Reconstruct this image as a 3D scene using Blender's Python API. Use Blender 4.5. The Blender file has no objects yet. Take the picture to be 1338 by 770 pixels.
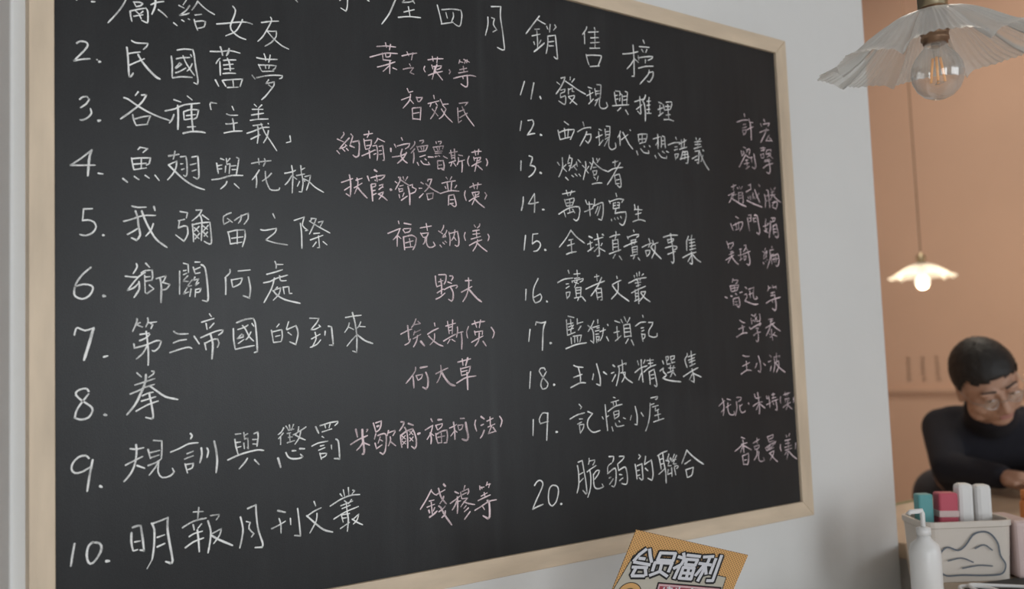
import bpy, bmesh, math, random
from mathutils import Vector, Matrix
PI = math.pi
random.seed(7)
sc = bpy.context.scene
COL = sc.collection

# ---------------- camera ----------------
cd = bpy.data.cameras.new('camera'); cam = bpy.data.objects.new('camera', cd); COL.objects.link(cam)
cd.sensor_width = 36.0; cd.lens = 36.0 * 1247.3 / 1338.0
cam.location = (-0.23007, -1.19241, 1.44978)
RT = Vector((0.80435958, -0.5929075, -0.03829307)); UP = Vector((-0.01390999, -0.08322569, 0.99643364)); FW = Vector((0.59397995, 0.80095829, 0.07519072))
mw = Matrix((RT, UP, -FW)).transposed().to_4x4(); mw.translation = cam.location
cam.matrix_world = mw
cd.clip_start = 0.02; cd.clip_end = 60
cd.dof.use_dof = True; cd.dof.focus_distance = 1.36; cd.dof.aperture_fstop = 3.5
sc.camera = cam

# ---------------- world, exposure, large lights ----------------
sc.view_settings.view_transform = 'Standard'; sc.view_settings.look = 'None'
sc.view_settings.exposure = 0.0; sc.view_settings.gamma = 1.0; sc.view_settings.use_curve_mapping = False
w = bpy.data.worlds.new('daylight'); sc.world = w; w.use_nodes = True
w.node_tree.nodes['Background'].inputs[0].default_value = (0.80, 0.90, 1.0, 1); w.node_tree.nodes['Background'].inputs[1].default_value = 1.0
def area(name, loc, rot, sx, sy, power, col):
    l = bpy.data.lights.new(name, 'AREA'); l.shape = 'RECTANGLE'; l.size = sx; l.size_y = sy; l.energy = power; l.color = col
    o = bpy.data.objects.new(name, l); o.location = loc; o.rotation_euler = rot; COL.objects.link(o); return o
area('window_daylight', (2.35, -4.35, 1.85), (PI/2, 0, 0), 2.9, 1.7, 49, (0.97, 0.98, 1.0))
area('left_fill_light', (-1.55, -4.35, 1.45), (PI/2, 0, 0), 2.2, 2.1, 104, (0.97, 0.98, 1.0))  # added fill, evens out the left part of the board wall
area('far_room_fill_light', (3.4, 0.9, 3.84), (0, 0, 0), 0.9, 0.9, 27, (1.0, 0.90, 0.76))  # no fixture here: warm fill added to brighten the far peach room

# ---------------- materials ----------------
def mat(name, color=(.8,.8,.8), rough=.6, metal=0.0, spec=None, var=0.0, scale=8.0, bump=0.0, bscale=60.0, stretch=(1,1,1), coat=0.0):
    m = bpy.data.materials.new(name); m.use_nodes = True; nt = m.node_tree; b = nt.nodes['Principled BSDF']
    b.inputs['Base Color'].default_value = (*color, 1); b.inputs['Roughness'].default_value = rough; b.inputs['Metallic'].default_value = metal
    if spec is not None: b.inputs['Specular IOR Level'].default_value = spec
    b.inputs['Coat Weight'].default_value = coat
    tc = nt.nodes.new('ShaderNodeTexCoord'); mp = nt.nodes.new('ShaderNodeMapping'); mp.inputs['Scale'].default_value = stretch
    nt.links.new(tc.outputs['Object'], mp.inputs[0])
    if var > 0:
        n = nt.nodes.new('ShaderNodeTexNoise'); n.inputs['Scale'].default_value = scale; n.inputs['Detail'].default_value = 5
        nt.links.new(mp.outputs[0], n.inputs[0])
        r = nt.nodes.new('ShaderNodeMapRange'); r.inputs[1].default_value = .3; r.inputs[2].default_value = .7; r.inputs[3].default_value = 1-var; r.inputs[4].default_value = 1+var
        nt.links.new(n.outputs[0], r.inputs[0])
        mx = nt.nodes.new('ShaderNodeVectorMath'); mx.operation = 'SCALE'; mx.inputs[0].default_value = color
        nt.links.new(r.outputs[0], mx.inputs['Scale']); nt.links.new(mx.outputs[0], b.inputs['Base Color'])
    if bump > 0:
        n2 = nt.nodes.new('ShaderNodeTexNoise'); n2.inputs['Scale'].default_value = bscale; n2.inputs['Detail'].default_value = 4
        nt.links.new(mp.outputs[0], n2.inputs[0]); bp = nt.nodes.new('ShaderNodeBump'); bp.inputs['Strength'].default_value = bump; bp.inputs['Distance'].default_value = .002
        nt.links.new(n2.outputs[0], bp.inputs['Height']); nt.links.new(bp.outputs[0], b.inputs['Normal'])
    return m
def emis(name, col, s):
    m = bpy.data.materials.new(name); m.use_nodes = True; b = m.node_tree.nodes['Principled BSDF']
    b.inputs['Base Color'].default_value = (*col, 1); b.inputs['Emission Color'].default_value = (*col, 1); b.inputs['Emission Strength'].default_value = s; return m
def glass(name, tint, solid, rough=.15, transl=.4, gloss=.12):
    """cheap clear or frosted glass: see-through share, diffuse and translucent milkiness, sheen that rises at grazing angles"""
    m = bpy.data.materials.new(name); m.use_nodes = True; nt = m.node_tree; nt.nodes.remove(nt.nodes['Principled BSDF']); out = nt.nodes['Material Output']
    tr = nt.nodes.new('ShaderNodeBsdfTransparent'); tr.inputs[0].default_value = (*tint, 1)
    df = nt.nodes.new('ShaderNodeBsdfDiffuse'); df.inputs[0].default_value = (.78, .78, .76, 1)
    tl = nt.nodes.new('ShaderNodeBsdfTranslucent'); tl.inputs[0].default_value = (.78, .78, .76, 1)
    m1 = nt.nodes.new('ShaderNodeMixShader'); m1.inputs[0].default_value = transl; nt.links.new(df.outputs[0], m1.inputs[1]); nt.links.new(tl.outputs[0], m1.inputs[2])
    lw = nt.nodes.new('ShaderNodeLayerWeight'); lw.inputs[0].default_value = .35
    mr = nt.nodes.new('ShaderNodeMapRange'); mr.inputs[3].default_value = solid; mr.inputs[4].default_value = min(1, solid + .55); nt.links.new(lw.outputs['Facing'], mr.inputs[0])
    m2 = nt.nodes.new('ShaderNodeMixShader'); nt.links.new(mr.outputs[0], m2.inputs[0]); nt.links.new(tr.outputs[0], m2.inputs[1]); nt.links.new(m1.outputs[0], m2.inputs[2])
    gl = nt.nodes.new('ShaderNodeBsdfGlossy'); gl.inputs['Roughness'].default_value = rough
    f = nt.nodes.new('ShaderNodeMapRange'); f.inputs[3].default_value = gloss * .35; f.inputs[4].default_value = gloss * 2.5; nt.links.new(lw.outputs['Facing'], f.inputs[0])
    m3 = nt.nodes.new('ShaderNodeMixShader'); nt.links.new(f.outputs[0], m3.inputs[0]); nt.links.new(m2.outputs[0], m3.inputs[1]); nt.links.new(gl.outputs[0], m3.inputs[2])
    nt.links.new(m3.outputs[0], out.inputs[0]); return m
M = dict(
 wall=mat('white_plaster', (.70,.70,.69), .85, var=.02, scale=3, bump=.25, bscale=90),
 peach=mat('peach_plaster', (.74,.50,.37), .85, var=.03, scale=2, bump=.2, bscale=60),
 greige=mat('greige_plaster', (.30,.28,.26), .85, var=.03, scale=2),
 ceiling=mat('ceiling_paint', (.78,.76,.73), .9), floor=mat('grey_stone_floor', (.56,.53,.49), .45, var=.08, scale=2),
 rail=mat('peach_rail_paint', (.67,.45,.33), .7),
 frame=mat('pale_pine', (.625,.505,.375), .55, var=.13, scale=30, stretch=(.2,1,1), bump=.5, bscale=60),
 frame_v=mat('pale_pine_upright', (.625,.505,.375), .55, var=.13, scale=30, stretch=(1,1,.2), bump=.5, bscale=60),
 wood=mat('oak_counter_wood', (.56,.43,.31), .45, var=.14, scale=10, stretch=(.2,1,1)),
 olive=mat('olive_edge_band', (.30,.28,.14), .5), cabinet=mat('cabinet_paint', (.72,.68,.63), .6),
 brass=mat('aged_brass', (.52,.44,.30), .30, 1.0), copper=mat('brown_copper', (.32,.20,.13), .38, .8), cord=mat('brown_cord', (.20,.11,.065), .8),
 shade=glass('frosted_ribbed_glass', (.93,.92,.90), .46, .28, .45, .10), clear=glass('clear_bulb_glass', (.96,.96,.95), .05, .05, .2, .22),
 fil=emis('amber_filament', (.80,.40,.16), .25), lit=emis('lit_bulb', (1.0,.93,.78), 1.3), shade_lit=glass('lit_petal_glass', (.95,.93,.88), .45, .3, .6, .05),
 pane=glass('window_glass', (.97,.98,.98), .0, .02, .0, .05),
 cream=mat('cream_plastic', (.62,.56,.50), .4), pinkish=mat('pale_pink_plastic', (.60,.46,.44), .45), white=mat('white_plastic', (.74,.73,.72), .35),
 teal=mat('teal_card', (.10,.33,.34), .5), red=mat('red_card', (.50,.07,.11), .5), orange=mat('orange_card', (.62,.22,.06), .5), dark=mat('charcoal_rubber', (.06,.06,.055), .7),
 printed=mat('blue_grey_ink', (.09,.11,.14), .6), wallink=mat('faded_brown_ink', (.64,.43,.315), .8),
 sweater=mat('black_navy_knit', (.013,.013,.020), .95, bump=.6, bscale=200), skin=mat('skin', (.50,.30,.215), .55), hair=mat('black_hair', (.010,.009,.009), .55, bump=.8, bscale=150),
 trousers=mat('charcoal_trousers', (.05,.05,.06), .9), shoe=mat('dark_leather', (.03,.025,.02), .4), lips=mat('lip_skin', (.42,.19,.16), .5), eyew=mat('eye_white', (.6,.58,.55), .3), iris=mat('dark_iris', (.02,.015,.01), .2), metal=mat('steel_wire', (.55,.55,.55), .3, 1.0),
 card_black=mat('black_print', (.015,.015,.017), .5), card_white=mat('white_print', (.62,.62,.66), .5), card_beige=mat('beige_print', (.47,.44,.37), .5), card_red=mat('crimson_print', (.33,.055,.08), .5), card_pink=mat('pink_print', (.60,.40,.42), .5), card_orange=mat('orange_print', (.60,.34,.13), .5),
 fridge=mat('paper_white', (.7,.7,.7), .6))

def board_material():
    m = bpy.data.materials.new('matt_blackboard'); m.use_nodes = True; nt = m.node_tree; b = nt.nodes['Principled BSDF']; L = nt.links.new
    tc = nt.nodes.new('ShaderNodeTexCoord')
    n1 = nt.nodes.new('ShaderNodeTexNoise'); n1.inputs['Scale'].default_value = 3.2; n1.inputs['Detail'].default_value = 3; L(tc.outputs['Object'], n1.inputs[0])
    mp = nt.nodes.new('ShaderNodeMapping'); mp.inputs['Scale'].default_value = (14, 1, 1.6); mp.inputs['Rotation'].default_value = (0, .25, 0); L(tc.outputs['Object'], mp.inputs[0])
    n2 = nt.nodes.new('ShaderNodeTexNoise'); n2.inputs['Scale'].default_value = 2.6; n2.inputs['Detail'].default_value = 6; n2.inputs['Roughness'].default_value = .65; L(mp.outputs[0], n2.inputs[0])
    n3 = nt.nodes.new('ShaderNodeTexNoise'); n3.inputs['Scale'].default_value = 700; n3.inputs['Detail'].default_value = 2; L(tc.outputs['Object'], n3.inputs[0])
    def mr(src, a, b_, c, d):
        r = nt.nodes.new('ShaderNodeMapRange'); r.inputs[1].default_value = a; r.inputs[2].default_value = b_; r.inputs[3].default_value = c; r.inputs[4].default_value = d; L(src, r.inputs[0]); return r.outputs[0]
    def math_(op, a, b_):
        r = nt.nodes.new('ShaderNodeMath'); r.operation = op
        for i, v in enumerate((a, b_)):
            if isinstance(v, (int, float)): r.inputs[i].default_value = v
            else: L(v, r.inputs[i])
        return r.outputs[0]
    # chalk dust wiped over the board: broad clouds times wiping streaks; worn joint line between the two sheets
    dust = math_('MULTIPLY', mr(n1.outputs[0], .35, .7, 0.0, 1.0), mr(n2.outputs[0], .35, .75, 0.2, 1.0))
    sx = nt.nodes.new('ShaderNodeSeparateXYZ'); L(tc.outputs['Object'], sx.inputs[0])
    dx = math_('ABSOLUTE', math_('SUBTRACT', sx.outputs[0], BOARD_SEAM), 0.0)
    seam = math_('MULTIPLY', mr(dx, .001, .010, 1.0, 0.0), mr(n1.outputs[0], .42, .6, .1, 1.0))
    grain = mr(n3.outputs[0], .3, .7, .85, 1.15)
    amt = math_('MULTIPLY', math_('ADD', math_('MULTIPLY', dust, .014), math_('MULTIPLY', seam, .010)), 1.0)
    val = math_('MULTIPLY', math_('ADD', amt, .022), grain)
    cx = nt.nodes.new('ShaderNodeVectorMath'); cx.operation = 'SCALE'; cx.inputs[0].default_value = (.97, 1.0, 1.05); L(val, cx.inputs['Scale']); L(cx.outputs[0], b.inputs['Base Color'])
    b.inputs['Roughness'].default_value = BOARD_ROUGH; b.inputs['Specular IOR Level'].default_value = BOARD_SPEC
    bp = nt.nodes.new('ShaderNodeBump'); bp.inputs['Strength'].default_value = .25; bp.inputs['Distance'].default_value = .0006; L(n3.outputs[0], bp.inputs['Height']); L(bp.outputs[0], b.inputs['Normal'])
    return m
BOARD_SEAM = .615; BOARD_ROUGH = .31; BOARD_SPEC = .28
M['board'] = board_material()
def chalk_material(name, col, thin):
    m = bpy.data.materials.new(name); m.use_nodes = True; nt = m.node_tree; b = nt.nodes['Principled BSDF']; L = nt.links.new
    tc = nt.nodes.new('ShaderNodeTexCoord'); n = nt.nodes.new('ShaderNodeTexNoise'); n.inputs['Scale'].default_value = 900; n.inputs['Detail'].default_value = 3; L(tc.outputs['Object'], n.inputs[0])
    n2 = nt.nodes.new('ShaderNodeTexNoise'); n2.inputs['Scale'].default_value = 40; L(tc.outputs['Object'], n2.inputs[0])
    ad = nt.nodes.new('ShaderNodeMath'); ad.operation = 'ADD'; L(n.outputs[0], ad.inputs[0]); L(n2.outputs[0], ad.inputs[1])
    cr = nt.nodes.new('ShaderNodeValToRGB'); e = cr.color_ramp.elements; e[0].position = thin; e[0].color = (col[0]*.35, col[1]*.35, col[2]*.35, 1); e[1].position = thin + .16; e[1].color = (*col, 1)
    mr = nt.nodes.new('ShaderNodeMath'); mr.operation = 'MULTIPLY'; mr.inputs[1].default_value = .5; L(ad.outputs[0], mr.inputs[0]); L(mr.outputs[0], cr.inputs[0])
    L(cr.outputs[0], b.inputs['Base Color']); b.inputs['Roughness'].default_value = .95; b.inputs['Specular IOR Level'].default_value = .1; return m
M['chalk_w'] = chalk_material('white_chalk', (.86, .86, .85), .36)
M['chalk_p'] = chalk_material('pink_chalk', (.82, .67, .70), .38)

# ---------------- mesh helpers ----------------
def link(name, me, m, parent=None, loc=(0,0,0), smooth=False):
    o = bpy.data.objects.new(name, me); COL.objects.link(o)
    if m is not None: me.materials.append(m)
    o.location = loc
    if parent is not None: o.parent = parent
    if smooth:
        for p in me.polygons: p.use_smooth = True
    return o
def bobj(name, bm, m, parent=None, loc=(0,0,0), smooth=False):
    me = bpy.data.meshes.new(name); bmesh.ops.recalc_face_normals(bm, faces=bm.faces[:]); bm.to_mesh(me); bm.free(); return link(name, me, m, parent, loc, smooth)
def add_box(bm, x0, x1, y0, y1, z0, z1, bevel=0.0, seg=2):
    r = bmesh.ops.create_cube(bm, size=1); vs = r['verts']
    bmesh.ops.scale(bm, vec=(x1-x0, y1-y0, z1-z0), verts=vs); bmesh.ops.translate(bm, vec=((x0+x1)/2, (y0+y1)/2, (z0+z1)/2), verts=vs)
    if bevel > 0:
        es = list({e for v in vs for e in v.link_edges}); bmesh.ops.bevel(bm, geom=es, offset=bevel, segments=seg, affect='EDGES', profile=.5)
def box(name, m, x0, x1, y0, y1, z0, z1, parent=None, bevel=0.0, seg=2):
    bm = bmesh.new(); add_box(bm, x0, x1, y0, y1, z0, z1, bevel, seg); return bobj(name, bm, m, parent)
def add_lathe(bm, prof, n=48, c=(0,0,0)):
    rings = []
    for r, z in prof:
        if r < 1e-6: rings.append([bm.verts.new((c[0], c[1], c[2]+z))])
        else: rings.append([bm.verts.new((c[0]+r*math.cos(2*PI*i/n), c[1]+r*math.sin(2*PI*i/n), c[2]+z)) for i in range(n)])
    for a, b in zip(rings, rings[1:]):
        for i in range(n):
            j = (i+1) % n
            if len(a) == 1 and len(b) == 1: continue
            if len(a) == 1: bm.faces.new((a[0], b[j], b[i]))
            elif len(b) == 1: bm.faces.new((a[i], a[j], b[0]))
            else: bm.faces.new((a[i], a[j], b[j], b[i]))
def lathe(name, m, prof, parent=None, c=(0,0,0), n=48):
    bm = bmesh.new(); add_lathe(bm, prof, n, c); return bobj(name, bm, m, parent, smooth=True)
def add_tube(bm, pts, r, n=10, cap=True):
    pts = [Vector(p) for p in pts]; rings = []; rr = r if isinstance(r, (list, tuple)) else [r]*len(pts)
    prev = None
    for i, p in enumerate(pts):
        d = (pts[min(i+1, len(pts)-1)] - pts[max(i-1, 0)]).normalized()
        if prev is None: prev = d.orthogonal().normalized()
        a = (prev - d*prev.dot(d)).normalized(); prev = a; b = d.cross(a)
        rings.append([bm.verts.new(p + (a*math.cos(2*PI*k/n) + b*math.sin(2*PI*k/n))*rr[i]) for k in range(n)])
    for a, b in zip(rings, rings[1:]):
        for k in range(n): bm.faces.new((a[k], a[(k+1)%n], b[(k+1)%n], b[k]))
    if cap: bm.faces.new(rings[0][::-1]); bm.faces.new(rings[-1])
def tube(name, m, pts, r, parent=None, n=10):
    bm = bmesh.new(); add_tube(bm, pts, r, n); return bobj(name, bm, m, parent, smooth=True)
def prism(name, m, poly, z0, z1, parent=None, bevel=0.0):
    bm = bmesh.new(); vs = [bm.verts.new((x, y, z0)) for x, y in poly]; f = bm.faces.new(vs)
    r = bmesh.ops.extrude_face_region(bm, geom=[f]); bmesh.ops.translate(bm, vec=(0,0,z1-z0), verts=[v for v in r['geom'] if isinstance(v, bmesh.types.BMVert)])
    if bevel > 0: bmesh.ops.bevel(bm, geom=bm.edges[:], offset=bevel, segments=2, affect='EDGES', profile=.5)
    return bobj(name, bm, m, parent)
def empty(name, label, cat, loc=(0,0,0), group=None, rz=0):
    o = bpy.data.objects.new(name, None); COL.objects.link(o); o.location = loc; o.rotation_euler = (0,0,rz); o.empty_display_size = .05
    return tag(o, label, cat, group)
def tag(o, label, cat, group=None):
    o['label'] = label; o['category'] = cat
    if group: o['group'] = group
    return o
def struct(o): o['kind'] = 'structure'; return o
def smooth_pts(pts, step):
    """split a polyline at its sharp turns and run a Catmull-Rom curve through each piece"""
    pts = [Vector(p) for p in pts]; cuts = [0]
    for i in range(1, len(pts)-1):
        a = pts[i]-pts[i-1]; b = pts[i+1]-pts[i]
        if a.length < 1e-7 or b.length < 1e-7 or a.angle(b) > 1.15: cuts.append(i)
    cuts.append(len(pts)-1); out = []
    for a, b in zip(cuts, cuts[1:]):
        q = pts[a:b+1]
        if len(q) < 3: out.append(q); continue
        e = [q[0]*2-q[1]] + q + [q[-1]*2-q[-2]]; c = []
        for i in range(1, len(e)-2):
            n = max(2, int((e[i+1]-e[i]).length/step)); n = min(n, 8)
            for k in range(n):
                t = k/n; p0, p1, p2, p3 = e[i-1], e[i], e[i+1], e[i+2]
                c.append(.5*((2*p1) + (p2-p0)*t + (2*p0-5*p1+4*p2-p3)*t*t + (3*p1-p0-3*p2+p3)*t*t*t))
        c.append(q[-1]); out.append(c)
    return out
def add_ribbon(bm, pts2, wd, put, jitter=.12, taper=.72, square=False):
    """flat chalk or ink stroke with rounded ends, drawn in 2-D; put() lifts a 2-D point on to its surface"""
    n = len(pts2); L = []; R = []
    for i, p in enumerate(pts2):
        d = pts2[min(i+1, n-1)] - pts2[max(i-1, 0)]
        if d.length < 1e-9: d = Vector((1, 0))
        d.normalize(); nn = Vector((-d.y, d.x)); k = 1.0 + random.uniform(-jitter, jitter)
        if i == n-1: k *= taper
        L.append(p + nn*wd*.5*k); R.append(p - nn*wd*.5*k)
    d0 = (pts2[1]-pts2[0]).normalized() if (pts2[1]-pts2[0]).length > 0 else Vector((1,0)); d1 = (pts2[-1]-pts2[-2]).normalized() if (pts2[-1]-pts2[-2]).length > 0 else Vector((1,0))
    n0 = Vector((-d0.y, d0.x)); n1 = Vector((-d1.y, d1.x)); h0 = (L[0]-R[0]).length*.5; h1 = (L[-1]-R[-1]).length*.5
    c0 = [pts2[0] - d0*h0*.9*math.sin(a) + n0*h0*math.cos(a) for a in (PI*.25, PI*.5, PI*.75)]
    c1 = [pts2[-1] + d1*h1*.9*math.sin(a) - n1*h1*math.cos(a) for a in (PI*.25, PI*.5, PI*.75)]
    if square:
        c0 = [pts2[0] - d0*h0*.55 + n0*h0, pts2[0] - d0*h0*.55 - n0*h0]; c1 = [pts2[-1] + d1*h1*.55 - n1*h1, pts2[-1] + d1*h1*.55 + n1*h1]
    lv = [bm.verts.new(put(p)) for p in L]; rv = [bm.verts.new(put(p)) for p in R]
    for i in range(n-1): bm.faces.new((rv[i], rv[i+1], lv[i+1], lv[i]))
    cv = [bm.verts.new(put(p)) for p in c0]; bm.faces.new([lv[0]] + cv + [rv[0]])
    cv = [bm.verts.new(put(p)) for p in c1]; bm.faces.new([rv[-1]] + cv + [lv[-1]])
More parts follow.
